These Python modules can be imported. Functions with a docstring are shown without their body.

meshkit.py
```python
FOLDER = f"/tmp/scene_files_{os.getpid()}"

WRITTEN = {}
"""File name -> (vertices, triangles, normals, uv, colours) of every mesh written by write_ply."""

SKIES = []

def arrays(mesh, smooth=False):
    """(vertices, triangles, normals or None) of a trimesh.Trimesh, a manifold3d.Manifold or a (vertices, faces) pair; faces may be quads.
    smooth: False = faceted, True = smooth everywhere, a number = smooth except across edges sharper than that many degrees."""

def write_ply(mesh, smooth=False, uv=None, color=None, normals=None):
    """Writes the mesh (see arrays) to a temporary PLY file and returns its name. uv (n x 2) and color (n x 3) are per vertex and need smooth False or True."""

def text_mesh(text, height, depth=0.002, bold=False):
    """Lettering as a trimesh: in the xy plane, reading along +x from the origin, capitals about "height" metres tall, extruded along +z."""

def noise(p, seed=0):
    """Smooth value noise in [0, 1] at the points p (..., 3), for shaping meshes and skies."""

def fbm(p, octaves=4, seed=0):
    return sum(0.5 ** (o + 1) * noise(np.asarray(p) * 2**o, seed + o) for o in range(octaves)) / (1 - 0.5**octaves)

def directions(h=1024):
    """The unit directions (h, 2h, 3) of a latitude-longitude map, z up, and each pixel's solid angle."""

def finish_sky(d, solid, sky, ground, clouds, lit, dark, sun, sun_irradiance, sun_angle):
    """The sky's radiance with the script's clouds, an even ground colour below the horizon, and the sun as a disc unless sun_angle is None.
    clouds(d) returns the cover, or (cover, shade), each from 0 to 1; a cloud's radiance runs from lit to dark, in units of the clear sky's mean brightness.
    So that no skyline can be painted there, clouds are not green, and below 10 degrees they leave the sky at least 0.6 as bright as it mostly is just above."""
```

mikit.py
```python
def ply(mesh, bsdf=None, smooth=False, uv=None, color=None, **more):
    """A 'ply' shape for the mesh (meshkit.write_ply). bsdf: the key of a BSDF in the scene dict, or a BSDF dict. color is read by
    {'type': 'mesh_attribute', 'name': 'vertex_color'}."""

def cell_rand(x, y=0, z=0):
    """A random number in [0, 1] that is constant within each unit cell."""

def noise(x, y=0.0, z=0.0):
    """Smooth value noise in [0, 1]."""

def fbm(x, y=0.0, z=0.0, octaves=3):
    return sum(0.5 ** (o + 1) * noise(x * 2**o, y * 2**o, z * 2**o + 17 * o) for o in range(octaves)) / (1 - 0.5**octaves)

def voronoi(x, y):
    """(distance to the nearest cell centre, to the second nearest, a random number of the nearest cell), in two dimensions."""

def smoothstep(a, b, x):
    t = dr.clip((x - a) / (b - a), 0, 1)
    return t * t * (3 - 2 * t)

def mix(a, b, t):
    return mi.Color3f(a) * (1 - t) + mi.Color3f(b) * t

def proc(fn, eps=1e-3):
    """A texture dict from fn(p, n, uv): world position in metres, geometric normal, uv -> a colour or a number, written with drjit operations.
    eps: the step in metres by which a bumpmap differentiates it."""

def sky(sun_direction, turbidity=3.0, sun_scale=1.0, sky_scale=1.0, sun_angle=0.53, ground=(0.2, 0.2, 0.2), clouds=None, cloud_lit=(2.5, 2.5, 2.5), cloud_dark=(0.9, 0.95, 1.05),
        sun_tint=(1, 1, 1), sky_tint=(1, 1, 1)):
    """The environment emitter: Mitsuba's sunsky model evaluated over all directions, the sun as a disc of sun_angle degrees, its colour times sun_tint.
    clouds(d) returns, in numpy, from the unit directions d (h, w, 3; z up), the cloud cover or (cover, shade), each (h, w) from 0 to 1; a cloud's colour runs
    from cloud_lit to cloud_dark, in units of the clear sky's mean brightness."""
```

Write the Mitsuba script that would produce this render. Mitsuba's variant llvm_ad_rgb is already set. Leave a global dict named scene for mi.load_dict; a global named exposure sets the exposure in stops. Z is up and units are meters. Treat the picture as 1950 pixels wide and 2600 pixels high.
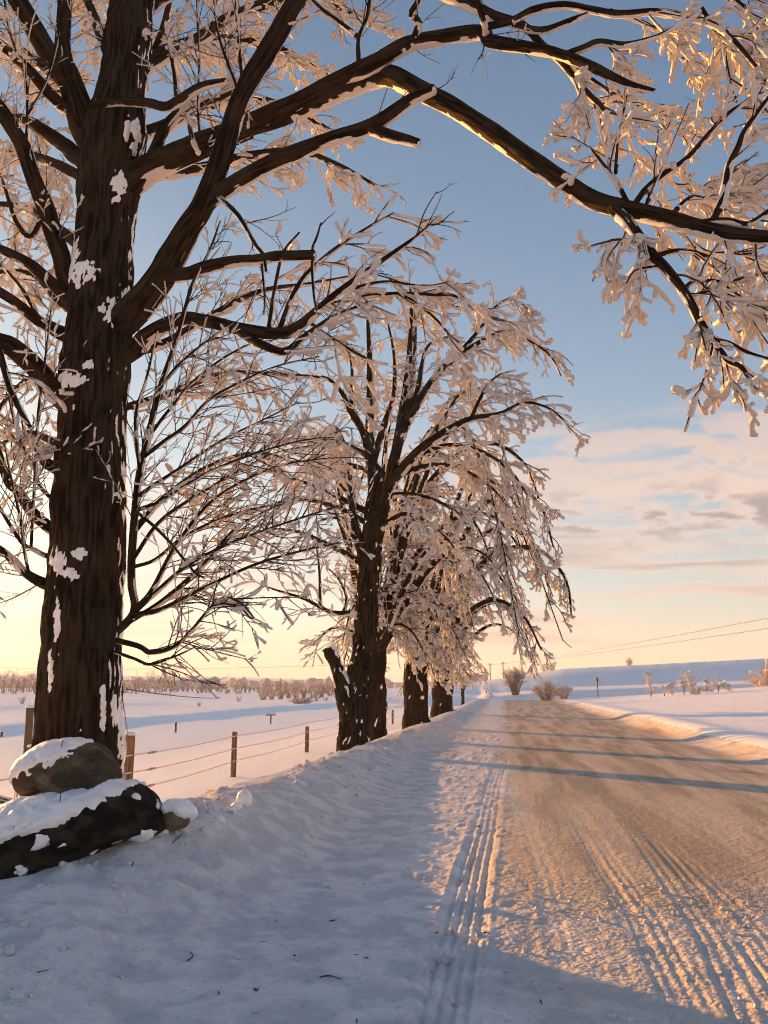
import math, random
import numpy as np, trimesh
import drjit as dr
import mitsuba as mi
import mikit, meshkit
from mikit import noise as tnoise, fbm as tfbm, smoothstep as tss, mix as tmix

T = mi.ScalarTransform4f
scene, labels = {}, {}

# ---------------------------------------------------------------- camera, sky, exposure
# The road runs along +y. The lens sits 1.6 m above the shoulder, turned 8 degrees left of the road and tipped up 12 degrees.
FOC, CX, CY = 2100.0, 975.0, 1300.0                      # focal length and centre in pixels of the 1950 x 2600 photograph
EYE = np.array([0.0, 0.0, 1.6])
YAW, PITCH = math.radians(7.96), math.radians(11.96)
FWD = np.array([-math.sin(YAW) * math.cos(PITCH), math.cos(YAW) * math.cos(PITCH), math.sin(PITCH)])
RGT = np.array([math.cos(YAW), math.sin(YAW), 0.0])
UPV = np.cross(RGT, FWD)
scene['camera'] = {'type': 'perspective', 'fov_axis': 'y', 'fov': math.degrees(2 * math.atan(1300 / FOC)), 'near_clip': 0.05, 'far_clip': 12000.0,
                   'to_world': T().look_at(origin=EYE.tolist(), target=(EYE + FWD).tolist(), up=[0, 0, 1])}
SUN_AZ, SUN_EL = math.radians(51.0), math.radians(9.0)   # azimuth: degrees left of the road
SUN = np.array([-math.sin(SUN_AZ) * math.cos(SUN_EL), math.cos(SUN_AZ) * math.cos(SUN_EL), math.sin(SUN_EL)])
exposure = 2.0


SHEET = 0.72


def sky_clouds(d):
    """Thin evening cloud: small ripples of altocumulus, long flat bars lower down, a veil over the horizon."""
    el = np.degrees(np.arcsin(np.clip(d[..., 2], -1, 1)))
    az = np.degrees(np.arctan2(d[..., 0], d[..., 1]))

    def ss(a, b, x):
        t = np.clip((x - a) / (b - a), 0, 1)
        return t * t * (3 - 2 * t)

    def n3(x, y, o, seed):
        return meshkit.fbm(np.stack([x, y, x * 0 + 0.5], -1), o, seed)
    warp = n3(az * 0.08, el * 0.25, 3, 5) - 0.5
    rip = n3(az * 0.42 + el * 0.25 + 6 * warp, el * 1.5 + 2 * warp + az * 0.06, 4, 3)        # small ripples, tilted like sand
    sheet = n3(az * 0.030 + SHEET, el * 0.10, 3, 11)                                           # where the rippled sheet lies
    bars = n3(az * 0.034 + 5.0, el * 0.80 + az * 0.015 + 1.5 * warp, 4, 29)                  # long flat bars
    sunward = np.clip(d @ SUN, 0, 1)
    band = ss(7.5, 11, el) * (1 - ss(15.5, 20, el))
    field = ss(0.38, 0.55, sheet)
    alto = band * field * ss(0.38, 0.70, rip + 0.22 * (1 - np.abs(el - 12.5) / 6))
    low = ss(0.42, 0.58, bars) * ss(1.0, 2.2, el) * (1 - ss(8.5, 12, el))
    veil = 0.62 * np.exp(-np.maximum(el, 0) / 5.5)
    thin = 1 - 0.8 * sunward ** 2.5
    cover = np.clip(1 - (1 - 0.85 * alto * thin) * (1 - 0.75 * low * thin) * (1 - veil), 0, 1)
    grey = np.maximum(ss(0.50, 0.66, bars) * ss(1.5, 3.0, el) * (1 - ss(8.5, 12, el)), alto * ss(0.44, 0.60, rip) * (1 - 0.8 * ss(11.0, 14.0, el)), 0.55 * np.exp(-((el - 2.2) / 1.3) ** 2))
    return cover, np.clip(1.0 * grey * (1 - 0.75 * sunward ** 3), 0, 1)


scene['sky'] = mikit.sky(SUN.tolist(), turbidity=2.6, sun_scale=3.3, sky_scale=1.75, sun_angle=0.6, ground=(0.5, 0.45, 0.42), clouds=sky_clouds,
                         cloud_lit=(2.85, 2.05, 1.62), cloud_dark=(1.05, 0.92, 0.92), sun_tint=(1.0, 0.71, 0.38), sky_tint=(0.96, 1.0, 1.11))


def P(u, v, Y):
    """The point at distance Y along the road seen at pixel (u, v) of the photograph."""
    d = FWD + (u - CX) / FOC * RGT - (v - CY) / FOC * UPV
    return EYE + d * (Y / d[1])


def PZ(u, v, z=0.0):
    d = FWD + (u - CX) / FOC * RGT - (v - CY) / FOC * UPV
    return EYE + d * ((z - EYE[2]) / d[2])


def ss(a, b, x):
    t = np.clip((np.asarray(x, float) - a) / (b - a), 0, 1)
    return t * t * (3 - 2 * t)


def nz(x, y, s, seed=0, octv=4):
    return meshkit.fbm(np.stack([x * s, y * s, x * 0 + 0.37], -1), octv, seed)

# ---------------------------------------------------------------- materials
SNOW_ALB = (0.86, 0.87, 0.89)


def snow_bump(p, n, uv):
    return 0.5 * tfbm(p.x * 38, p.y * 38, p.z * 38, 3) + 0.6 * tfbm(p.x * 9 + 3, p.y * 9, p.z * 9, 2)


def twosided(b):
    return {'type': 'twosided', 'bsdf': b}


scene['snow'] = twosided({'type': 'bumpmap', 'arbitrary': mikit.proc(snow_bump, 0.004), 'scale': 0.012,
                          'bsdf': {'type': 'principled', 'base_color': {'type': 'rgb', 'value': SNOW_ALB}, 'roughness': 0.5, 'specular': 0.8}})


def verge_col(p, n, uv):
    """Ploughed snow by the road: greyed with grit in specks and clods, and darkened further to deepen its shade."""
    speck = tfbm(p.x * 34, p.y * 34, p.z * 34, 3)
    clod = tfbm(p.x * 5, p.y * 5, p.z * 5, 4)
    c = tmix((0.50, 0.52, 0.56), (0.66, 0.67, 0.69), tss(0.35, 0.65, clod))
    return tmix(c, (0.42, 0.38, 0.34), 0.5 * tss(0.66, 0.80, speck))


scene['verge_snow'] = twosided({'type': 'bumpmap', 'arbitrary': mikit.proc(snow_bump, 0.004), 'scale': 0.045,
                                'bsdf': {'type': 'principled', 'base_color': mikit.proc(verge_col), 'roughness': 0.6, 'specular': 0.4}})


def road_col(p, n, uv):
    """Packed snow rubbed with sand: tan in the wheel lanes, white on the edges, long streaks along the lane."""
    x, y = p.x, p.y
    w = tfbm(x * 1.3, y * 0.35, 3.0, 3) - 0.5
    lane = tss(-0.30, 0.42, x + 0.7 * w + 0.25 * (tfbm(x * 9, y * 1.1, 1.0, 3) - 0.5)) * (1 - tss(5.0, 6.0, x + 1.2 * w))
    loose = 1 - tss(6.6, 8.0, y + 2.2 * (tfbm(x * 1.1, y * 0.6, 8.0, 3) - 0.5) - 0.12 * x)
    streak = tfbm(x * 3.6 + 2.0 + 0.5 * tfbm(x * 0.8, y * 0.25, 2.0, 2), y * 0.34, 5.0, 4)
    grit = tfbm(x * 60, y * 25, 7.0, 2)
    tan = tmix((0.50, 0.435, 0.35), (0.33, 0.28, 0.22), tss(0.3, 0.75, streak))
    tan = tmix(tan, (0.62, 0.55, 0.46), 0.5 * tss(0.55, 0.78, tfbm(x * 3.1, y * 0.3, 9.0, 4)))
    tan = tan * (0.86 + 0.28 * grit)
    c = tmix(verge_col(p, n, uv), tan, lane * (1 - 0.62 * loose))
    return c


def road_bump(p, n, uv):
    loose = 1 - tss(6.6, 8.4, p.y - 0.12 * p.x)
    return (0.35 + 0.65 * loose) * (tfbm(p.x * 30, p.y * 26, 0.0, 3) + 0.8 * tfbm(p.x * 9, p.y * 7, 4.0, 2))


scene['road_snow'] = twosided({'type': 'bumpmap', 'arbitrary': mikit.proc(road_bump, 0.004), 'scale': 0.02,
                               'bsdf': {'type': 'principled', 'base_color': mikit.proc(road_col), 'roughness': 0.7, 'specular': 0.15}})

# ---------------------------------------------------------------- the ground
TRACKS = []      # (list of y, list of x, half width, depth, ribs)


def track(pts, half, depth, ribs):
    q = np.array([PZ(u, v)[:2] for u, v in pts])
    q = q[np.argsort(q[:, 1])]
    TRACKS.append((q[:, 1], q[:, 0], half, depth, ribs))


track([(1125, 2600), (1165, 2390), (1205, 2200), (1232, 2100), (1252, 2000), (1278, 1920)], 0.15, 0.055, 4)
track([(1250, 1990), (1300, 1950), (1335, 1900), (1290, 1860), (1270, 1820)], 0.12, 0.012, 3)
track([(1960, 2640), (1820, 2370), (1640, 2130), (1500, 1960), (1430, 1880), (1370, 1820)], 0.13, 0.017, 3)
track([(1790, 2640), (1640, 2340), (1545, 2200), (1470, 2080), (1400, 1960)], 0.11, 0.015, 3)
track([(1990, 2480), (1830, 2290), (1690, 2150), (1600, 2060)], 0.12, 0.015, 3)
track([(1640, 2420), (1560, 2270), (1480, 2140), (1430, 2060)], 0.08, 0.010, 2)
track([(1420, 2400), (1390, 2240), (1350, 2120), (1320, 2020), (1300, 1900)], 0.09, 0.007, 2)


def height(x, y):
    x, y = np.asarray(x, float), np.asarray(y, float)
    dist = np.hypot(x, y)
    # big forms
    field_l = -0.42 - 0.45 * ss(5, 14, -x) - 0.55 * ss(14, 60, -x) - 0.6 * ss(60, 300, dist) + 0.5 * (nz(x, y, 0.02, 5, 3) - 0.5) * ss(14, 60, -x)
    road = 0.25 * ss(25, 95, y)
    rise = 0.068 * np.clip(x - 6.3, 0, 45) * ss(8, 55, y)
    field_r = 0.16 + 0.1 * ss(25, 95, y) + rise + 0.30 * (nz(x, y, 0.06, 9, 3) - 0.5)
    # left bank of ploughed snow along the verge
    wob = 0.35 * (nz(x * 0 + 1, y, 0.45, 21, 3) - 0.5)
    crest_x = np.interp(y, [0, 6, 9, 20, 36, 70], [-3.05, -3.0, -3.0, -3.0, -2.85, -2.5]) + 0.4 * wob
    crest_z = np.interp(y, [0, 4, 4.8, 6.1, 7.0, 9.5, 20, 36, 60], [0.26, 0.22, 0.19, 0.23, 0.45, 0.45, 0.26, 0.20, 0.15]) * (0.85 + 0.3 * nz(x * 0 + 4, y, 0.9, 2, 3)) + road
    face = ss(0, 1, (x - crest_x) / 1.35)
    back = ss(0.06, 1.0, (crest_x - x) / 2.3)
    verge = crest_z * 0.92 + (field_l + 0.02 - crest_z * 0.92) * back
    z = np.where(x >= crest_x, crest_z * (1 - face) + road * face, np.where(back < 1, verge, field_l))
    z = np.where(x < crest_x, z + (crest_z - crest_z * 0.92) * np.exp(-((crest_x - x) / 0.25) ** 2), z)
    z = z + 1.5 * np.exp(-((x + 5.3) / 0.85) ** 2 - ((y - 6.3) / 1.5) ** 2)          # an added heap, out of view, that blocks the sun from the bank
    # right windrow and field
    wr = np.interp(y, [0, 10, 20, 28, 32, 36, 60, 95], [0.12, 0.16, 0.26, 0.32, 0.30, 0.34, 0.3, 0.2]) * (0.55 + 0.9 * nz(x * 0 + 8, y, 0.16, 31, 3))
    cx = 6.25 + 0.5 * (nz(x * 0 + 3, y, 0.12, 41, 2) - 0.5)
    t = ss(cx - 1.0, cx + 0.6, x)
    z = z * (1 - t) + field_r * t + 0.62 * wr * np.exp(-((x - cx) / np.where(x < cx, 0.6, 1.1)) ** 2)
    # a ditch bank far out in the left field, its face turned from the sun
    bx = np.interp(y, [0, 40, 60, 108, 200], [-27, -25, -23.5, -21.5, -21])
    z = z + 0.5 * (ss(0, 1, (bx - x) / 2.2) - ss(0, 1, (bx - 4 - x) / 30)) * ss(20, 45, y) * (1 - ss(170, 260, y))
    bx2 = np.interp(y, [0, 80, 200, 400], [-70, -66, -60, -50])
    z = z + 0.5 * (ss(0, 1, (bx2 - x) / 6) - ss(0, 1, (bx2 - 10 - x) / 60)) * ss(30, 80, y) * (1 - ss(300, 500, y))
    # behind the crest of the road the ground drops, then climbs the far hill
    side = ss(-16, 0, x)
    z = z - side * (3.2 + 0.04 * np.clip(x, 0, 60)) * ss(93, 125, y)
    top = np.interp(x, [-400, -60, -28, -14, -4, 12, 64, 200, 900], [-1.8, -1.6, 0.5, 1.8, 2.8, 5.2, 7.7, 11.0, 17.0])
    k = 0.50 * ss(140, 150, y) + 0.06 * ss(150, 162, y) + 0.44 * ss(162, 172, y)
    z = z * (1 - k) + (top + 0.006 * np.clip(y - 172, 0, 500)) * k
    # a long low ridge on the skyline
    z = z + 34 * ss(1800, 2600, dist) * (0.25 + 1.1 * nz(x, y, 0.0011, 77, 3)) * ss(0.0, 0.5, -x / np.maximum(y, 1) + 0.1)
    # snow texture
    near = 1 - ss(25, 60, dist)
    shoulder = ss(-3.4, -2.4, x) * (1 - ss(-0.4, 0.4, x))
    onroad = ss(-1.0, -0.2, x) * (1 - ss(5.0, 6.0, x))
    loose = onroad * (1 - ss(6.8, 8.2, y + 1.6 * (nz(x, y, 0.9, 51, 3) - 0.5) - 0.12 * x))
    lump = nz(x, y, 7.0, 61, 4) - 0.5
    lump2 = nz(x, y, 2.2, 62, 4) - 0.5
    z = z + near * (0.034 * shoulder * lump + 0.022 * shoulder * lump2 + 0.022 * shoulder * (nz(x, y, 17.0, 70, 3) - 0.5) + 0.035 * shoulder * np.clip(nz(x, y, 9.0, 68, 3) - 0.55, 0, 1) * 3)
    z = z + near * loose * (0.022 * lump + 0.020 * np.clip(nz(x, y, 5.0, 63, 3) - 0.56, 0, 1) * 3)
    bank = np.exp(-((x - crest_x) / 0.8) ** 2)
    z = z + near * bank * (0.13 * lump2 + 0.08 * lump + 0.16 * np.clip(nz(x, y, 3.4, 64, 3) - 0.58, 0, 1) * 3)
    open_l = ss(5.2, 6.5, -x)
    z = z + open_l * ((0.08 * (nz(x, y * 0.6, 0.7, 65, 4) - 0.5) + 0.05 * (nz(x * 0.5, y, 2.6, 69, 3) - 0.5) * (1 - ss(20, 50, dist))) * (1 - ss(60, 150, dist)) + 1.1 * (nz(x * 0.6, y, 0.11, 66, 4) - 0.5) * ss(10, 34, -x))
    open_r = ss(6.6, 7.6, x)
    z = z + open_r * 0.05 * (nz(x, y, 0.7, 67, 4) - 0.5)
    # wheel tracks pressed into the loose snow
    for ys, xs, half, depth, ribs in TRACKS:
        m = (y > ys[0] - 0.5) & (y < ys[-1] + 0.5) & (np.abs(x) < 12)
        u = (x - np.interp(y, ys, xs)) / half
        inside = np.clip(1.25 - np.abs(u), 0, 0.25) * 4
        edge = np.exp(-((np.abs(u) - 1.2) / 0.22) ** 2)
        ends = ss(ys[0] - 0.5, ys[0], y) * (1 - ss(ys[-1] - 1.0, ys[-1] + 0.5, y))
        firm = 0.25 + 0.75 * (1 - ss(6.5, 12, y))
        z = z + np.where(m, ends * firm * 0.36 * (-depth * inside + 0.5 * depth * edge + 0.6 * depth * inside * np.cos(u * math.pi * ribs)), 0)
    return z


def ground_mesh():
    ys = [-60.0, -40, -25, -15, -8, -4, -1, 1, 2.2]
    y = 3.0
    while y < 4500:
        ys.append(y)
        y += max(0.016, min(1.15 * y * y / 1323.0, 0.03 * y))
    ys = np.array(ys)
    s = np.concatenate([np.linspace(-0.60, -0.14, 110)[:-1], np.linspace(-0.14, 0.40, 300), np.linspace(0.40, 0.60, 60)[1:]])
    out = 0.60 + np.cumsum(np.geomspace(0.004, 0.4, 36))
    s = np.concatenate([-out[::-1], s, out])
    w = np.sqrt(ys ** 2 * (ys > 0) + 9.0) + 0.5
    X = s[None, :] * w[:, None]
    Y = np.repeat(ys[:, None], len(s), 1)
    Z = height(X, Y)
    V = np.stack([X, Y, Z], -1).reshape(-1, 3)
    n, m = X.shape
    i = (np.arange(n - 1)[:, None] * m + np.arange(m - 1)[None]).ravel()
    F = np.concatenate([np.stack([i, i + 1, i + m + 1], 1), np.stack([i, i + m + 1, i + m], 1)])
    return V, F


def vertex_normals(V, F):
    fn = np.cross(V[F[:, 1]] - V[F[:, 0]], V[F[:, 2]] - V[F[:, 0]])
    n = np.stack([sum(np.bincount(F[:, k], fn[:, c], len(V)) for k in range(3)) for c in range(3)], 1)
    return n / np.maximum(np.linalg.norm(n, axis=1, keepdims=True), 1e-12)


def raw_ply(V, F, N, bsdf, uv=None):
    used, inv = np.unique(F.ravel(), return_inverse=True)
    path = meshkit.write_ply((V[used], inv.reshape(-1, 3)), False, None if uv is None else uv[used], None, normals=N[used])
    return {'type': 'ply', 'filename': path, 'face_normals': False, 'bsdf': {'type': 'ref', 'id': bsdf}}


def build_ground():
    V, F = ground_mesh()
    N = vertex_normals(V, F)
    c = V[F].mean(1)
    road = (c[:, 0] > -1.15) & (c[:, 0] < 6.0) & (c[:, 1] < 96) & (c[:, 1] > -8)
    bank = (c[:, 0] <= -1.15) & (c[:, 0] > -4.6) & (c[:, 1] < 96) & (c[:, 1] > -8)
    hill = (c[:, 1] > 128) & (c[:, 0] > -30) & (c[:, 1] < 1500)
    right = (c[:, 0] >= 6.0) & ~hill
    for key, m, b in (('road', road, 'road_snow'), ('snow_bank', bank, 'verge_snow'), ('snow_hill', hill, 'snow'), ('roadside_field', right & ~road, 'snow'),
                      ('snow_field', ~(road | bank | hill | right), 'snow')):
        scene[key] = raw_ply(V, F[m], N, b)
        labels[key] = {'kind': 'structure'}
    labels['road']['label'] = 'country road of packed sandy snow with tyre tracks'
    labels['snow_bank']['label'] = 'ploughed snow bank along the road verge'
    labels['snow_hill']['label'] = 'snowy hill in blue shade beyond the crest of the road'
    labels['roadside_field']['label'] = 'rising snowfield beyond the road opposite the trees'
    labels['snow_field']['label'] = 'wide sunlit snowfield behind the wire fence'


build_ground()

# ---------------------------------------------------------------- bark, wood, rime
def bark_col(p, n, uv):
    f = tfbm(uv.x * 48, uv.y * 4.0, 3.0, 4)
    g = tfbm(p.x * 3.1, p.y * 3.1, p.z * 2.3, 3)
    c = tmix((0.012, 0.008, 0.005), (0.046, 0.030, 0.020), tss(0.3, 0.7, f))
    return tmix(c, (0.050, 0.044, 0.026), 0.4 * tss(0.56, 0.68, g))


def bark_bump(p, n, uv):
    r = dr.abs(tfbm(uv.x * 17, uv.y * 2.6, 1.0, 3) - 0.5)
    return dr.minimum(r * 3.0, 0.6) + 0.35 * tfbm(uv.x * 60, uv.y * 16, 5.0, 2)


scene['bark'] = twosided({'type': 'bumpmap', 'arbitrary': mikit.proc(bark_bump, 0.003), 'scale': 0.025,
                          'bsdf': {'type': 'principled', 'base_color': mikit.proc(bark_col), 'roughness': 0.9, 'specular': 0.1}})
scene['twig_wood'] = twosided({'type': 'principled', 'base_color': {'type': 'rgb', 'value': (0.040, 0.024, 0.018)}, 'roughness': 0.7, 'specular': 0.25})
scene['rime_ice'] = twosided({'type': 'principled', 'base_color': {'type': 'rgb', 'value': (0.66, 0.64, 0.63)}, 'roughness': 0.7, 'specular': 0.3})

WIND = np.array([0.22, 0.86, -0.42])                    # the rime grew towards where the freezing fog came from
WIND /= np.linalg.norm(WIND)


def unit(a):
    return a / np.maximum(np.linalg.norm(a, axis=-1, keepdims=True), 1e-9)


def smooth_path(pts, n):
    """A Catmull-Rom curve through the points (columns may hold radius too), n samples even in length."""
    p = np.asarray(pts, float)
    if len(p) == 2:
        p = np.vstack([p[0], p.mean(0), p[1]])
    q = np.vstack([2 * p[0] - p[1], p, 2 * p[-1] - p[-2]])
    out = []
    for i in range(1, len(q) - 2):
        t = np.linspace(0, 1, 12, endpoint=False)[:, None]
        a, b, c, d = q[i - 1], q[i], q[i + 1], q[i + 2]
        out.append(0.5 * (2 * b + (c - a) * t + (2 * a - 5 * b + 4 * c - d) * t ** 2 + (3 * b - a - 3 * c + d) * t ** 3))
    out = np.vstack(out + [p[-1:]])
    s = np.concatenate([[0], np.cumsum(np.linalg.norm(np.diff(out[:, :3], axis=0), axis=1))])
    return np.stack([np.interp(np.linspace(0, s[-1], n), s, out[:, k]) for k in range(out.shape[1])], 1)


def frames(Pm):
    t = unit(np.gradient(Pm, axis=1))
    m = unit(t.mean(1))
    ref = np.where(np.abs(m[:, 2:3]) < 0.8, np.array([[0, 0, 1.0]]), np.array([[1.0, 0, 0]]))
    n1 = unit(ref[:, None] - (ref[:, None] * t).sum(-1, keepdims=True) * t)
    return t, n1, np.cross(t, n1)


def tubes(Pm, R, k, tip=0.8):
    """M tubes in one go: centre lines (M, n, 3), radii (M, n) or (M, n, k), k sides, a pointed or rounded end."""
    M, n, _ = Pm.shape
    t, a, b = frames(Pm)
    ang = np.arange(k) * 2 * np.pi / k
    if R.ndim == 2:
        R = np.repeat(R[..., None], k, -1)
    V = Pm[:, :, None] + R[..., None] * (np.cos(ang)[None, None, :, None] * a[:, :, None] + np.sin(ang)[None, None, :, None] * b[:, :, None])
    end = Pm[:, -1] + t[:, -1] * R[:, -1].mean(-1, keepdims=True) * tip
    V = np.concatenate([V.reshape(M, n * k, 3), end[:, None]], 1)
    i = np.arange(n - 1)[:, None] * k
    j, j2 = np.arange(k)[None], (np.arange(k)[None] + 1) % k
    q = np.concatenate([np.stack([i + j, i + j2, i + k + j2], -1).reshape(-1, 3), np.stack([i + j, i + k + j2, i + k + j], -1).reshape(-1, 3)])
    last = (n - 1) * k
    cap = np.stack([last + np.arange(k), last + (np.arange(k) + 1) % k, np.full(k, n * k)], 1)
    F = np.concatenate([q, cap])
    F = (F[None] + (np.arange(M) * (n * k + 1))[:, None, None]).reshape(-1, 3)
    return V.reshape(-1, 3), F


class Bag:
    def __init__(self):
        self.v, self.f, self.n = [], [], 0

    def add(self, vf):
        if len(vf[1]):
            self.v.append(vf[0]); self.f.append(vf[1] + self.n); self.n += len(vf[0])

    def put(self, key, bsdf, **lab):
        if self.n:
            V, F = np.vstack(self.v), np.vstack(self.f)
            scene[key] = mikit.ply((V, F), bsdf, smooth=True)
            if lab:
                labels[key] = lab


def grow(rng, parents, count, t_range, length, angle, droop, wander, n, flat=0.8, pull=None, taper=True):
    """count children springing from parent centre lines (M, m, 3): returns centre lines (count, n, 3) and where on the parent they start."""
    M, m, _ = parents.shape
    plen = np.linalg.norm(np.diff(parents, axis=1), axis=2).sum(1)
    who = rng.choice(M, count, p=plen / plen.sum())
    t = rng.uniform(*t_range, count)
    x = t * (m - 1)
    i = np.minimum(x.astype(int), m - 2)
    fr = (x - i)[:, None]
    base = parents[who, i] * (1 - fr) + parents[who, i + 1] * fr
    tan = unit(parents[who, i + 1] - parents[who, i])
    side = rng.normal(size=(count, 3)); side[:, 2] *= flat
    side = unit(side - (side * tan).sum(1, keepdims=True) * tan)
    an = rng.uniform(*angle, count)[:, None]
    d = unit(np.cos(an) * tan + np.sin(an) * side)
    if pull is not None:
        d = unit(d + np.asarray(pull))
    L = rng.uniform(*length, count)
    if taper:
        L = L * (1.15 - 0.55 * t)
    s = np.linspace(0, 1, n)[None, :, None]
    w1, w2 = rng.normal(size=(2, count, 1, 3)) * wander
    Pm = base[:, None] + L[:, None, None] * (d[:, None] * s + np.array([0, 0, -1.0]) * droop * s ** 2 + w1 * s * (1 - s) * 2 + w2 * np.sin(s * 5) * 0.3 * s)
    return Pm, who, t


def rime_on(rng, Pm, r, k, lump=0.3, off=0.75, start=0.0):
    """Rime crust on thin wood: a lumpy sleeve pushed towards the wind side, so the dark twig still shows on the lee."""
    M, n, _ = Pm.shape
    r = np.broadcast_to(np.asarray(r, float).reshape(-1, 1), (M, n)).copy()
    prof = np.linspace(0, 1, n)
    r *= (0.55 + 0.75 * np.sqrt(prof) - 0.25 * prof ** 4)[None]
    R = r[..., None] * (1 + lump * rng.uniform(-1, 1, (M, n, 1)) + 0.5 * lump * rng.uniform(-1, 1, (M, n, k)))
    t, a, b = frames(Pm)
    w = WIND - (WIND * t).sum(-1, keepdims=True) * t
    return tubes(Pm + w * (r * off)[..., None], R, k, 0.7)


def displace_normals(V, F):
    return vertex_normals(V, F)


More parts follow.
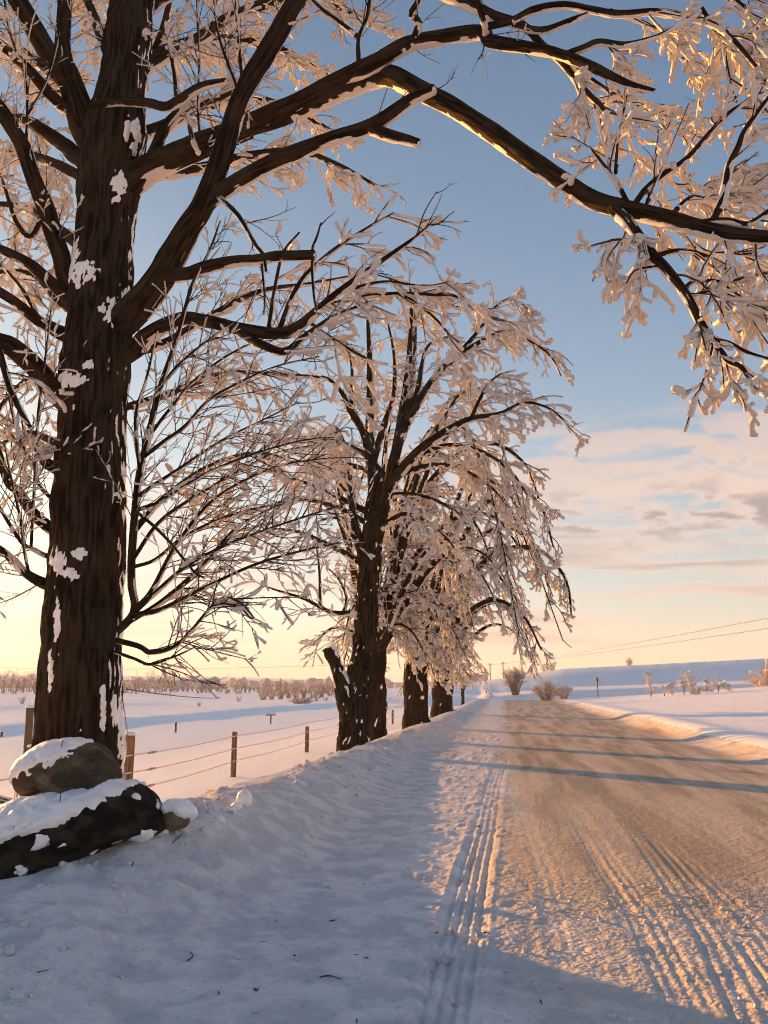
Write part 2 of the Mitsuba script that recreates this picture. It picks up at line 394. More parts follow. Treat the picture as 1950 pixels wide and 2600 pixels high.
def bark_tube(path, radius, k, step, amp=0.06, seed=1, gnarl=0.05, ridge=0.0, flare=None, blunt=True):
    """A limb or trunk: path (n, 3), radius (n); returns grid (n, k, 3) of points, uv in metres, and faces. The surface is uneven, with long bark ridges."""
    L = np.linalg.norm(np.diff(path, axis=0), axis=1).sum()
    n = max(5, int(L / step))
    pr = smooth_path(np.column_stack([path, radius]), n)
    Pm, R = pr[None, :, :3], pr[:, 3]
    t, a, b = frames(Pm)
    ang = np.arange(k + 1) * 2 * np.pi / k
    s = np.linspace(0, L, n)
    cx, cy = np.cos(ang)[None], np.sin(ang)[None]
    q = np.stack([cx * R[:, None] * 3.2 + seed * 1.7, cy * R[:, None] * 3.2, np.repeat(s[:, None] * 1.6, k + 1, 1)], -1)
    f = 1 + gnarl * 4 * (meshkit.fbm(q, 3, seed) - 0.5)
    f2 = 0
    if ridge:
        q2 = np.stack([cx * R[:, None] * 11 + seed, cy * R[:, None] * 11, np.repeat(s[:, None] * 1.5, k + 1, 1)], -1)
        q3 = np.stack([cx * R[:, None] * 24, cy * R[:, None] * 24 + seed, np.repeat(s[:, None] * 4.0, k + 1, 1)], -1)
        f2 = ridge * (np.minimum(np.abs(meshkit.fbm(q2, 3, seed + 5) - 0.5) * 5, 1) - 0.6) + 0.5 * ridge * (meshkit.fbm(q3, 3, seed + 9) - 0.5)
    Rm = R[:, None] * f + f2
    if blunt:                                            # a broken or sawn end closes over the last two rings
        Rm = np.vstack([Rm, Rm[-1:] * 0.55, Rm[-1:] * 0.02])
        Pm = np.concatenate([Pm, Pm[:, -1:] + t[:, -1:] * R[-1] * 0.12, Pm[:, -1:] + t[:, -1:] * R[-1] * 0.05], 1)
        a = np.concatenate([a, a[:, -1:], a[:, -1:]], 1); b = np.concatenate([b, b[:, -1:], b[:, -1:]], 1)
        s = np.concatenate([s, s[-1:] + 0.02, s[-1:] + 0.04]); R = np.concatenate([R, R[-1:], R[-1:]]); n += 2
    G = Pm[0][:, None] + Rm[..., None] * (np.cos(ang)[None, :, None] * a[0][:, None] + np.sin(ang)[None, :, None] * b[0][:, None])
    rm = float(np.mean(R))
    uv = np.stack([np.repeat(ang[None] * rm, n, 0), np.repeat(s[:, None], k + 1, 1)], -1)
    i = np.arange(n - 1)[:, None] * (k + 1)
    j = np.arange(k)[None]
    F = np.concatenate([np.stack([i + j, i + j + 1, i + k + 2 + j], -1).reshape(-1, 3), np.stack([i + j, i + k + 2 + j, i + k + 1 + j], -1).reshape(-1, 3)])
    V = G.reshape(-1, 3)
    N = vertex_normals(V, F).reshape(n, k + 1, 3)
    seam = unit(N[:, 0] + N[:, -1]); N[:, 0] = N[:, -1] = seam
    return V, F, N.reshape(-1, 3), uv.reshape(-1, 2)


def put_bark(key, tube, bsdf='bark', **lab):
    V, F, N, uv = tube
    scene[key] = raw_ply(V, F, N, bsdf, uv)
    if lab:
        labels[key] = lab


def snow_patches(tube, field, lift=0.03, sink=0.012, rough=0.5, seed=3):
    """Snow lying on a surface where field(points, normals) is above 0: the surface itself, raised by the depth of the snow and cut where it ends."""
    V, F, N = tube[:3]
    h = field(V, N)
    keep = h[F].max(1) > 0
    if not keep.any():
        return None
    d = np.clip(h, -0.35, 1)
    off = np.where(d > 0, lift * np.sqrt(np.clip(d, 0, 1)) * (1 + rough * (meshkit.fbm(V * 14, 3, seed) - 0.5) * 2), sink * d / 0.35) + 0.002
    W = V + N * off[:, None]
    F = F[keep]
    used, inv = np.unique(F.ravel(), return_inverse=True)
    return W[used], inv.reshape(-1, 3)


def numbered(base):
    if base not in COUNT:
        COUNT[base] = 0
        return base
    COUNT[base] += 1
    return f'{base}_{COUNT[base]:03d}'


COUNT = {}


def px_path(pts, Ys):
    """Points seen in the photograph, each at its own distance up the road."""
    pts = np.asarray(pts, float)
    Y = np.interp(np.linspace(0, 1, len(pts)), np.linspace(0, 1, len(Ys)), Ys)
    return np.array([P(u, v, y) for (u, v), y in zip(pts, Y)])


def px_radius(path, w):
    w = np.interp(np.linspace(0, 1, len(path)), np.linspace(0, 1, len(w)), w)
    return 0.5 * w * ((path - EYE) @ FWD) / FOC

# ---------------------------------------------------------------- the big old tree beside the boulders
MODES = {  # children per metre, length, then the same for their children and for the last twigs; rime radius of each level; pull; droop
    'heavy': dict(d1=5.0, L1=(0.35, 0.90), d2=9.0, L2=(0.12, 0.34), d3=11.0, L3=(0.05, 0.14), r=(0.014, 0.018, 0.021), pull=(0.12, 0.25, -0.14), droop=0.10, bare=0.12),
    'mid': dict(d1=4.2, L1=(0.35, 0.95), d2=6.2, L2=(0.14, 0.40), d3=6.5, L3=(0.06, 0.17), r=(0.015, 0.020, 0.021), pull=(0.08, 0.25, -0.10), droop=0.12, bare=0.40),
    'light': dict(d1=10.5, L1=(0.30, 1.0), d2=7.0, L2=(0.12, 0.36), d3=3.5, L3=(0.05, 0.15), r=(0.005, 0.008, 0.013), pull=(0.08, 0.1, 0.10), droop=0.05, bare=0.45),
    'bare': dict(d1=4.0, L1=(0.25, 0.8), d2=4.5, L2=(0.10, 0.30), d3=0.0, L3=(0.05, 0.12), r=(0.004, 0.006, 0.008), pull=(0, 0, 0.15), droop=0.0, bare=0.75),
    'frond': dict(d1=4.2, L1=(0.50, 1.35), d2=5.6, L2=(0.22, 0.55), d3=7.6, L3=(0.08, 0.22), r=(0.019, 0.026, 0.028), pull=(0.10, 0.0, -0.22), droop=0.24, bare=0.10),
    'thin': dict(d1=3.6, L1=(0.50, 1.30), d2=5.0, L2=(0.20, 0.55), d3=4.5, L3=(0.10, 0.24), r=(0.012, 0.018, 0.020), pull=(-0.05, 0.0, 0.05), droop=0.12, bare=0.25),
}


def twigs_for(rng, paths, mode, t0, wood, rime, amount=1.0, lod=0, r0=None):
    """Three generations of twigs on the paths (M, n, 3), with their rime."""
    m = MODES[mode]
    ns = [(6, 5, 3), (6, 4, 3), (5, 3, 3)][lod]
    kw, kr = [(4, 5), (3, 5), (3, 4)][lod]
    par, rad = paths, r0 or (0.008 if mode in ('light', 'bare') else 0.011, 0.016, 0.022)[lod]
    for lev, (d, L) in enumerate(((m['d1'], m['L1']), (m['d2'], m['L2']), (m['d3'], m['L3']))):
        plen = np.linalg.norm(np.diff(par, axis=1), axis=2).sum()
        cnt = int(plen * d * (amount if lev == 0 else 1.0) * ((1 - t0) if lev == 0 else 0.85))
        if cnt < 1:
            break
        kids, who, t = grow(rng, par, cnt, ((t0, 1.0) if lev == 0 else (0.12, 1.0)), L, ((0.5, 1.0), (0.45, 1.0), (0.5, 1.1))[lev], m['droop'] * (1.0, 0.8, 0.5)[lev],
                            (0.10, 0.10, 0.08)[lev], ns[lev], 0.75, (np.asarray(m['pull']) * (1.0, 0.6, 0.4)[lev]))
        r = rad * (0.85, 0.62, 0.55)[lev]
        rr = r * np.linspace(1.0, 0.45, ns[lev])[None] * rng.uniform(0.7, 1.15, (cnt, 1))
        wood.add(tubes(kids, rr, kw, 1.0))
        keep = rng.uniform(size=cnt) > (m['bare'] * (0.9, 1.0, 0.8)[lev])
        if keep.any():
            base = m['r'][lev] * rng.uniform(0.65, 1.35, keep.sum())
            rime.add(rime_on(rng, kids[keep], base, kr, 0.36))
        par, rad = kids, r


def rim_rime(rng, path, radius, rime, thick=0.012, share=0.40):
    """The crust of rime along the windward side of a limb."""
    L = np.linalg.norm(np.diff(path, axis=0), axis=1).sum()
    n = max(6, int(L / 0.05))
    pr = smooth_path(np.column_stack([path, radius]), n)
    pr = pr[int(0.10 * n):]                             # none in the fork itself
    n = len(pr)
    Pm, R = pr[None, :, :3], pr[:, 3][None]
    t, a, b = frames(Pm)
    w = WIND - (WIND * t).sum(-1, keepdims=True) * t
    k = 10
    lum = meshkit.fbm(np.stack([np.linspace(0, L * 5.0, n), np.zeros(n) + rng.uniform(0, 50), np.zeros(n)], -1), 4)[None]
    lum = np.clip((lum - 0.36) / 0.3, -0.5, 1.2)
    thick = np.minimum(thick, share * R)
    rr = R * np.clip(1 - 0.012 / np.maximum(R, 1e-3), 0.9, 0.985) + thick * (0.25 + 0.9 * lum)
    Rk = rr[..., None] + thick[..., None] * 0.35 * rng.uniform(-1, 1, (1, n, k))
    rime.add(tubes(Pm + w * (np.minimum(0.12 * R, 0.010) + thick * 0.9)[..., None], Rk, k, 0.3))


def tree_limb(root, rng, path, radius, mode, t0, amount=1.0, lod=0, thick=0.012, name='limb', seed=1, rim=True, snow=None):
    key = numbered(f'{root}__{name}')
    r_mean = float(np.mean(radius))
    k = int(np.clip(r_mean * 260, 7, 32)) if lod == 0 else (10 if lod == 1 else 7)
    tb = bark_tube(path, radius, k, np.clip(r_mean * 0.5, 0.025, 0.06) if lod == 0 else 0.12 + 0.06 * lod, seed=seed, gnarl=0.07, ridge=0.05 * r_mean if lod == 0 else 0, blunt=True)
    put_bark(key, tb)
    wood, rime = Bag(), Bag()
    q = smooth_path(path, 24)[None]
    if mode:
        twigs_for(rng, q, mode, t0, wood, rime, amount, lod)
    if rim:
        rim_rime(rng, path, radius, rime, thick, {'light': 0.16, 'bare': 0.16, 'mid': 0.28}.get(mode, 0.40))
    wood.put(f'{key}__twigs', 'twig_wood', kind='stuff')
    rime.put(f'{key}__rime', 'rime_ice', kind='stuff')
    return key, tb


BIG = 'roadside_tree'
labels[BIG] = {'label': 'huge dark old tree standing behind the two stacked boulders', 'category': 'tree', 'group': 'old trees along the road verge'}
TR = np.array([(192, 2230, 262), (196, 2060, 240), (198, 1960, 228), (200, 1860, 220), (203, 1760, 214), (206, 1650, 212), (213, 1520, 204), (222, 1410, 199), (230, 1175, 190), (238, 1000, 186), (248, 860, 178), (258, 720, 164),
               (270, 580, 158), (280, 450, 172), (290, 350, 168), (303, 270, 146), (314, 180, 126), (325, 90, 122), (336, 0, 114), (348, -130, 100), (356, -330, 80), (362, -620, 52), (366, -900, 26)], float)
tr_path = np.array([P(u, v, 8.6) for u, v, _ in TR])
tr_rad = 0.5 * TR[:, 2] * ((tr_path - EYE) @ FWD) / FOC
tr_rad = tr_rad * np.interp(TR[:, 1], [-300, 1300, 1700, 2000], [0.92, 0.90, 0.95, 1.0])
trunk1 = bark_tube(tr_path, tr_rad, 120, 0.037, seed=4, gnarl=0.05, ridge=0.035, blunt=False)
put_bark(f'{BIG}__trunk', trunk1)

PATCH = [(176, 640, 26, 66), (200, 690, 46, 34), (302, 788, 54, 36), (330, 765, 26, 34), (175, 965, 42, 20), (322, 450, 34, 24), (300, 480, 18, 36), (228, 925, 18, 12), (150, 1428, 22, 34), (175, 1458, 28, 18),
         (200, 1405, 20, 14), (145, 1580, 9, 60), (128, 1700, 7, 60), (328, 1500, 22, 20), (262, 1795, 9, 70), (290, 1800, 9, 46), (312, 1850, 16, 90), (345, 340, 14, 50), (322, 330, 9, 40), (345, 1185, 14, 30), (305, 1255, 22, 9)]


def trunk_snow(V, N):
    d = V - EYE
    z = d @ FWD
    u, v = CX + FOC * (d @ RGT) / z, CY - FOC * (d @ UPV) / z
    face = (N * unit(EYE - V)).sum(1)
    ragged = meshkit.fbm(V * np.array([30, 30, 14]), 4, 8) - 0.5
    h = np.full(len(V), -1.0)
    for pu, pv, a, b in PATCH:
        e = ((u - pu) / a) ** 2 + ((v - pv) / b) ** 2
        h = np.maximum(h, np.where(face > 0, 0.42 - 0.60 * e, -1.0))
    h = h + 2.3 * ragged
    streak = meshkit.fbm(V * np.array([26, 26, 4.0]), 4, 18)
    wind = N @ unit(np.array([0.8, 0.6, 0.0]))
    h2 = 1.6 * (wind - 0.90) + 3.2 * (streak - 0.57)
    up = np.clip(N[:, 2] - 0.25, 0, 1) * 2.0 - 0.6 + 1.5 * ragged
    scrap = 6.0 * (meshkit.fbm(V * np.array([26, 26, 6.0]), 4, 28) - 0.83)
    return np.maximum(np.maximum(h, h2), np.maximum(up, scrap))


sp = snow_patches(trunk1, trunk_snow, 0.014, seed=5)
scene[f'{BIG}__snow_crust'] = mikit.ply(sp, 'snow', smooth=True)
labels[f'{BIG}__snow_crust'] = {'kind': 'stuff', 'label': 'wind-blown snow stuck in the bark'}

# each limb as it runs in the photograph: name, points, widths (both in pixels there), distance, twigs, where they begin, how many
LIMBS1 = [
    ('limb', [(285, 855), (340, 790), (395, 725), (440, 650), (485, 570), (520, 510), (558, 410), (611, 250), (676, 135), (740, 24), (775, -50), (820, -180), (850, -300)],
     [84, 80, 74, 68, 63, 58, 53, 50, 48, 46, 44, 40, 28], [8.5, 7.8, 7.4], 'light', 0.35, 0.5),
    ('limb', [(495, 555), (529, 510), (588, 470), (693, 411), (823, 358), (917, 329), (975, 300), (1034, 258), (1070, 238), (1100, 226)], [52, 48, 43, 39, 37, 36, 34, 31, 29, 26], [8.0, 7.2], 'bare', 0.2, 0.5),
    ('stub', [(935, 322), (985, 342), (1030, 353), (1062, 362)], [32, 30, 26, 22], [7.5, 7.4], None, 0, 0),
    ('limb', [(290, 495), (345, 450), (392, 420), (452, 395), (500, 374), (560, 350), (631, 320)], [90, 80, 72, 66, 62, 60, 58], [8.55, 8.4], 'light', 0.3, 0.7),
    ('limb', [(610, 328), (690, 288), (751, 262), (842, 210), (902, 182), (950, 160), (1034, 112), (1122, 94), (1222, 82), (1245, 104), (1328, 118), (1416, 135), (1504, 170), (1592, 212), (1662, 230)],
     [52, 46, 44, 42, 42, 42, 40, 36, 34, 32, 28, 26, 24, 18, 10], [8.45, 7.6, 6.9, 6.2], 'bare', 0.25, 0.6),
    ('limb', [(620, 330), (700, 303), (781, 268), (857, 232), (950, 195), (1000, 195), (1060, 225), (1150, 270), (1239, 329), (1327, 390), (1416, 450), (1504, 506), (1592, 530), (1680, 550), (1770, 575),
              (1860, 595), (1960, 606), (2080, 650)], [46, 44, 44, 46, 50, 54, 50, 46, 46, 46, 45, 44, 42, 40, 38, 36, 32, 24], [8.42, 7.5, 6.6, 6.0], 'heavy', 0.78, 1.0),
    ('branch', [(1545, 515), (1563, 535), (1592, 560), (1651, 640), (1698, 690), (1745, 752), (1780, 820), (1815, 871), (1839, 904), (1854, 919), (1884, 934), (1902, 964), (1916, 1000)],
     [32, 31, 29, 27, 25, 23, 20, 17, 15, 14, 12, 9, 6], [6.6, 6.2, 5.9], 'heavy', 0.12, 1.35),
    ('branch', [(1736, 735), (1760, 715), (1800, 712), (1850, 716), (1905, 700), (1960, 690)], [12, 11, 10, 8, 7, 6], [6.1, 6.6], 'heavy', 0.15, 1.3),
    ('branch', [(1748, 752), (1800, 742), (1840, 746), (1890, 768), (1960, 810)], [10, 9, 8, 7, 5], [6.1, 6.7], 'heavy', 0.1, 1.2),
    ('branch', [(1660, 650), (1720, 636), (1780, 645), (1850, 676), (1915, 700)], [13, 12, 10, 8, 5], [6.2, 6.8], 'heavy', 0.1, 1.2),
    ('branch', [(1810, 862), (1850, 870), (1900, 895), (1970, 915)], [12, 10, 8, 6], [6.0, 6.4], 'heavy', 0.1, 1.2),
    ('branch', [(1640, 615), (1590, 608), (1545, 612), (1515, 640)], [9, 8, 6, 5], [6.2, 6.5], 'heavy', 0.25, 1.8),
    ('branch', [(1675, 680), (1640, 680), (1610, 690), (1590, 720)], [8, 7, 6, 5], [6.2, 6.5], 'heavy', 0.25, 1.6),
    ('branch', [(1804, 566), (1825, 530), (1839, 488), (1851, 423), (1875, 370), (1892, 330), (1950, 250), (2000, 190)], [20, 19, 18, 16, 14, 13, 11, 9], [6.1, 6.3], 'heavy', 0.3, 1.1),
    ('branch', [(1610, 512), (1640, 480), (1686, 441), (1745, 400), (1810, 329), (1857, 282), (1950, 229), (2010, 190)], [17, 16, 15, 13, 12, 10, 8, 6], [6.2, 6.9], 'heavy', 0.3, 1.2),
    ('branch', [(1600, 512), (1563, 458), (1522, 405), (1496, 372)], [13, 11, 8, 6], [6.2, 6.4], 'heavy', 0.25, 1.2),
    ('branch', [(1563, 440), (1569, 353), (1580, 300), (1592, 235)], [10, 8, 7, 6], [6.5, 7.0], 'heavy', 0.1, 1.3),
    ('branch', [(1755, 575), (1800, 562), (1850, 560), (1900, 568), (1960, 530)], [18, 17, 16, 14, 10], [6.0, 6.2], 'heavy', 0.3, 0.9),
    ('branch', [(1640, 520), (1670, 450), (1720, 470), (1800, 470), (1860, 440)], [10, 9, 8, 7, 5], [6.6, 7.4], 'heavy', 0.1, 1.8),
    ('branch', [(1700, 540), (1760, 500), (1830, 520), (1910, 480), (1990, 440)], [11, 10, 8, 7, 5], [6.8, 7.6], 'heavy', 0.1, 1.6),
    ('branch', [(1700, 560), (1740, 600), (1800, 640), (1880, 640), (1960, 660)], [10, 9, 8, 7, 5], [6.6, 7.2], 'heavy', 0.15, 1.5),
    ('branch', [(1233, 95), (1233, 76), (1228, 55), (1214, 10), (1190, -60)], [24, 23, 21, 19, 15], [6.6, 6.5], 'light', 0.3, 0.6),
    ('branch', [(1234, 68), (1298, 53), (1357, 24), (1433, 12), (1504, 24), (1575, 35), (1680, 29), (1810, 59), (1870, 110), (1920, 170)], [20, 19, 18, 17, 16, 16, 15, 14, 12, 9], [6.6, 6.4], 'heavy', 0.42, 0.75),
    ('branch', [(1000, -70), (1100, -28), (1198, 12), (1257, 41), (1328, 65), (1375, 112), (1422, 153), (1486, 229), (1528, 271), (1545, 310)], [32, 29, 26, 24, 22, 20, 17, 14, 12, 9], [6.9, 6.6], 'heavy', 0.72, 1.5),
    ('branch', [(1304, 65), (1350, 74), (1390, 74), (1445, 53), (1492, 35)], [18, 17, 16, 14, 10], [6.7, 6.5], None, 0, 0),
    ('branch', [(1430, 140), (1480, 122), (1522, 106), (1592, 112), (1674, 91)], [18, 17, 16, 14, 9], [6.5, 6.3], 'heavy', 0.35, 1.1),
    ('branch', [(1420, 150), (1500, 200), (1560, 240), (1620, 270), (1680, 300)], [12, 10, 8, 7, 5], [6.8, 7.3], 'heavy', 0.3, 1.6),
    ('branch', [(1550, 20), (1640, 60), (1700, 110), (1740, 160)], [11, 9, 8, 6], [6.8, 7.2], 'heavy', 0.1, 1.3),
    ('branch', [(1780, 20), (1830, 100), (1850, 190), (1870, 260)], [12, 10, 8, 6], [6.5, 6.9], 'heavy', 0.05, 1.6),
    ('branch', [(1740, -60), (1840, -20), (1910, 40), (1980, 110)], [14, 12, 10, 8], [6.4, 6.7], 'heavy', 0.05, 1.5),
    ('branch', [(1034, 130), (1051, 100), (1063, 59), (1045, 35), (1063, 0), (1080, -70)], [34, 30, 28, 26, 24, 20], [7.2, 7.0], 'light', 0.3, 0.4),
    ('branch', [(911, 185), (911, 163), (911, 99), (932, 45), (938, 0), (945, -70)], [20, 18, 16, 14, 13, 11], [7.4, 7.3], 'light', 0.3, 1.0),
    ('branch', [(912, 95), (870, 62), (820, 25), (780, -10)], [12, 11, 10, 8], [7.35, 7.2], 'mid', 0.2, 1.0),
    # the bowed limb low on the road side of the trunk
    ('limb', [(330, 925), (350, 880), (365, 860), (411, 829), (470, 808), (520, 815), (560, 823), (611, 835), (705, 846), (764, 823), (846, 752), (940, 682), (1058, 599), (1112, 550)],
     [56, 50, 46, 40, 35, 32, 31, 30, 29, 26, 19, 13, 8, 5], [8.45, 7.4], 'mid', 0.35, 1.3),
    ('branch', [(600, 835), (640, 862), (665, 875), (722, 893), (770, 857), (846, 805), (930, 770)], [26, 24, 22, 20, 17, 12, 6], [7.95, 7.4], 'mid', 0.3, 1.2),
    ('branch', [(690, 860), (740, 850), (816, 784), (921, 754), (1012, 745), (1087, 748), (1150, 754), (1200, 775), (1230, 800)], [13, 13, 12, 11, 10, 9, 8, 7, 5], [7.8, 7.6], 'heavy', 0.5, 1.1),
    ('branch', [(1010, 745), (1050, 765), (1104, 808), (1140, 848), (1165, 870)], [8, 8, 7, 6, 5], [7.65, 7.6], 'heavy', 0.15, 0.8),
    ('branch', [(1087, 748), (1150, 750), (1213, 790), (1260, 815), (1289, 835)], [8, 8, 7, 6, 5], [7.65, 7.6], 'heavy', 0.15, 0.8),
    ('branch', [(900, 730), (980, 715), (1077, 727), (1140, 716)], [9, 8, 7, 5], [7.6, 7.5], 'heavy', 0.3, 1.0),
    ('branch', [(780, 815), (860, 870), (930, 910), (985, 925)], [10, 9, 8, 6], [7.8, 8.2], 'heavy', 0.2, 1.0),
    ('branch', [(705, 846), (760, 720), (840, 640), (930, 580), (1000, 540)], [14, 12, 10, 7, 4], [7.9, 7.5], 'mid', 0.2, 1.2),
    ('branch', [(680, 845), (700, 720), (720, 640), (760, 590)], [10, 9, 7, 5], [8.0, 8.3], 'mid', 0.2, 0.9),
    # the broken stub and the hanging dead branch
    ('stub', [(420, 705), (455, 697), (485, 692), (529, 676), (600, 662), (658, 658), (705, 650), (797, 648)], [40, 36, 32, 30, 28, 27, 26, 25], [8.25, 7.6], None, 0, 0),
    ('branch', [(530, 470), (546, 490), (605, 547), (646, 617), (668, 648), (676, 690)], [20, 19, 17, 15, 13, 9], [8.0, 7.7], 'bare', 0.2, 1.0),
    ('branch', [(795, 645), (793, 690), (799, 764), (810, 800)], [13, 11, 9, 6], [7.6, 7.6], 'bare', 0.2, 1.2),
    ('branch', [(792, 652), (795, 625), (805, 600), (815, 565)], [12, 10, 8, 5], [7.6, 7.5], 'bare', 0.2, 1.0),
    ('branch', [(662, 655), (668, 700), (672, 760), (670, 800)], [10, 9, 8, 6], [7.8, 7.8], 'bare', 0.2, 1.0),
    # the leaning stem and the fan of slender branches that sweep from it
    ('branch', [(330, 1640), (337, 1560), (333, 1480), (335, 1400), (350, 1222), (376, 1105), (405, 987), (435, 900), (452, 850), (488, 723), (530, 640), (560, 560)], [30, 30, 28, 27, 25, 23, 20, 17, 15, 12, 9, 6], [8.25, 7.9], 'light', 0.3, 1.1),
    ('branch', [(336, 1565), (372, 1556), (411, 1546), (529, 1487), (646, 1434), (764, 1399), (852, 1381)], [24, 20, 17, 13, 10, 8, 5], [8.2, 7.6], 'light', 0.2, 1.3),
    ('branch', [(336, 1550), (382, 1505), (446, 1387), (529, 1281), (620, 1220), (720, 1180), (815, 1165)], [22, 19, 16, 12, 10, 7, 5], [8.2, 7.8], 'light', 0.2, 1.3),
    ('branch', [(353, 1295), (400, 1277), (441, 1252), (529, 1199), (646, 1152), (760, 1120), (850, 1110)], [16, 15, 13, 11, 9, 7, 5], [8.1, 7.4], 'light', 0.2, 1.3),
    ('branch', [(368, 1160), (420, 1118), (470, 1082), (529, 1017), (610, 970), (705, 929), (811, 905)], [15, 14, 13, 11, 9, 7, 5], [8.05, 7.6], 'light', 0.2, 1.3),
    ('branch', [(353, 1260), (400, 1225), (441, 1199), (560, 1120), (660, 1070), (760, 1020)], [14, 13, 12, 9, 7, 5], [8.1, 8.0], 'light', 0.2, 1.2),
    ('branch', [(342, 1420), (400, 1330), (480, 1270), (600, 1200), (700, 1150), (800, 1130)], [16, 14, 12, 10, 7, 5], [8.15, 8.5], 'light', 0.2, 1.3),
    ('branch', [(352, 1300), (390, 1335), (435, 1381), (488, 1446), (520, 1470)], [12, 11, 10, 8, 5], [8.05, 7.6], 'bare', 0.3, 1.0),
    ('branch', [(336, 1560), (400, 1500), (470, 1440), (560, 1390), (660, 1350), (780, 1310), (890, 1275)], [18, 16, 14, 11, 9, 7, 4], [8.2, 7.2], 'light', 0.2, 1.3),
    ('branch', [(380, 1110), (430, 1040), (500, 960), (600, 890), (720, 840)], [13, 12, 10, 8, 5], [8.0, 8.4], 'light', 0.2, 1.2),
    ('branch', [(400, 990), (450, 930), (520, 870), (590, 820)], [11, 10, 8, 5], [8.0, 7.6], 'light', 0.2, 1.1),
    ('branch', [(345, 1440), (395, 1420), (470, 1360), (580, 1310), (700, 1280), (820, 1255)], [14, 13, 11, 9, 7, 4], [8.1, 8.7], 'light', 0.2, 1.3),
    ('branch', [(330, 1590), (420, 1520), (520, 1430), (600, 1340), (690, 1290)], [14, 13, 11, 8, 5], [8.3, 9.0], 'mid', 0.2, 1.1),
    ('branch', [(326, 1620), (350, 1640), (382, 1656), (441, 1642), (488, 1598), (541, 1540), (600, 1540), (640, 1572)], [19, 18, 17, 15, 12, 10, 8, 6], [8.25, 7.6], 'light', 0.25, 1.0),
    ('branch', [(322, 1645), (340, 1672), (380, 1687), (430, 1672), (470, 1655), (500, 1640)], [11, 11, 10, 8, 6, 4], [8.25, 7.7], 'light', 0.4, 0.9),
    ('branch', [(500, 1580), (560, 1520), (610, 1530), (645, 1570)], [8, 7, 7, 5], [7.8, 7.6], 'mid', 0.2, 0.9),
    ('branch', [(360, 1210), (345, 1060), (372, 960), (400, 840)], [14, 12, 9, 6], [8.0, 7.5], 'bare', 0.2, 1.2),
    # the limbs over the field
    ('limb', [(240, 400), (220, 330), (203, 283), (187, 235), (172, 185), (165, 165)], [84, 76, 70, 64, 58, 52], [8.5, 8.2], None, 0, 0),
    ('limb', [(172, 195), (160, 130), (160, 80), (163, 30), (166, -30), (172, -120)], [46, 42, 38, 36, 34, 30], [8.2, 8.0], 'light', 0.2, 0.8),
    ('limb', [(180, 215), (150, 165), (120, 130), (85, 70), (45, 0), (5, -80)], [56, 54, 52, 50, 48, 42], [8.2, 7.6], 'light', 0.2, 0.8),
    ('stub', [(185, 290), (165, 272), (148, 259), (120, 232), (90, 196), (50, 155), (12, 124)], [36, 32, 30, 28, 26, 24, 22], [8.3, 7.8], 'bare', 0.3, 0.5),
    ('limb', [(225, 425), (195, 396), (166, 370), (120, 340), (75, 310), (30, 295), (-30, 275)], [52, 44, 38, 33, 28, 25, 20], [8.5, 9.2], 'mid', 0.3, 1.2),
    ('limb', [(205, 790), (175, 715), (155, 650), (133, 586), (115, 525), (84, 450), (60, 377), (30, 325), (0, 277), (-60, 210)], [64, 54, 48, 44, 42, 40, 39, 37, 35, 30], [8.45, 7.6], 'light', 0.25, 0.7),
    ('limb', [(200, 775), (165, 745), (133, 721), (90, 682), (60, 661), (18, 640), (-40, 615)], [46, 40, 34, 31, 28, 25, 20], [8.5, 8.2], 'mid', 0.3, 1.2),
    ('limb', [(195, 870), (160, 848), (130, 832), (90, 809), (45, 772), (0, 742), (-50, 715)], [44, 38, 33, 29, 26, 24, 20], [8.5, 8.0], 'mid', 0.3, 1.2),
    ('limb', [(205, 1070), (165, 1015), (130, 980), (95, 940), (60, 906), (25, 878), (-10, 868), (-70, 850)], [70, 62, 56, 52, 50, 48, 46, 42], [8.5, 7.9], 'light', 0.3, 0.8),
    ('branch', [(-10, 880), (5, 918), (27, 990), (60, 1057), (77, 1085)], [20, 18, 16, 14, 10], [7.9, 7.8], 'mid', 0.2, 1.1),
    ('stub', [(150, 1215), (125, 1180), (104, 1156), (97, 1138)], [34, 28, 22, 16], [8.3, 8.0], None, 0, 0),
    ('limb', [(165, 1375), (120, 1335), (75, 1292), (48, 1250), (24, 1228), (8, 1190), (-4, 1150), (-30, 1080)], [38, 31, 28, 25, 22, 20, 18, 15], [8.4, 7.8], 'mid', 0.3, 1.2),
    ('branch', [(150, 1425), (120, 1412), (90, 1397), (60, 1382), (30, 1340), (0, 1290), (-20, 1250)], [22, 19, 17, 15, 13, 11, 8], [8.4, 7.9], 'light', 0.3, 1.3),
    ('limb', [(150, 1500), (111, 1481), (60, 1451), (30, 1420), (0, 1394), (-50, 1365)], [34, 28, 23, 19, 17, 13], [8.4, 7.9], 'light', 0.2, 1.3),
    ('branch', [(80, 1388), (84, 1290), (90, 1180), (96, 1060), (108, 960), (120, 870), (130, 780)], [11, 10, 10, 9, 8, 7, 5], [8.0, 7.9], 'light', 0.2, 1.0),
    ('branch', [(133, 1310), (105, 1240), (88, 1180), (62, 1140), (40, 1085), (20, 1000)], [14, 13, 12, 11, 9, 6], [8.2, 7.8], 'light', 0.2, 1.2),
    ('branch', [(75, 1455), (62, 1400), (52, 1320), (30, 1220), (10, 1120)], [12, 11, 10, 8, 6], [8.0, 7.6], 'light', 0.2, 1.2),
    ('branch', [(68, 380), (69, 300), (66, 196), (38, 120), (20, 60), (9, -20)], [11, 10, 10, 9, 8, 7], [7.9, 7.7], 'light', 0.2, 1.2),
    ('branch', [(72, 290), (95, 250), (118, 205), (138, 140), (150, 80)], [9, 9, 8, 7, 5], [7.8, 7.7], 'bare', 0.2, 1.2),
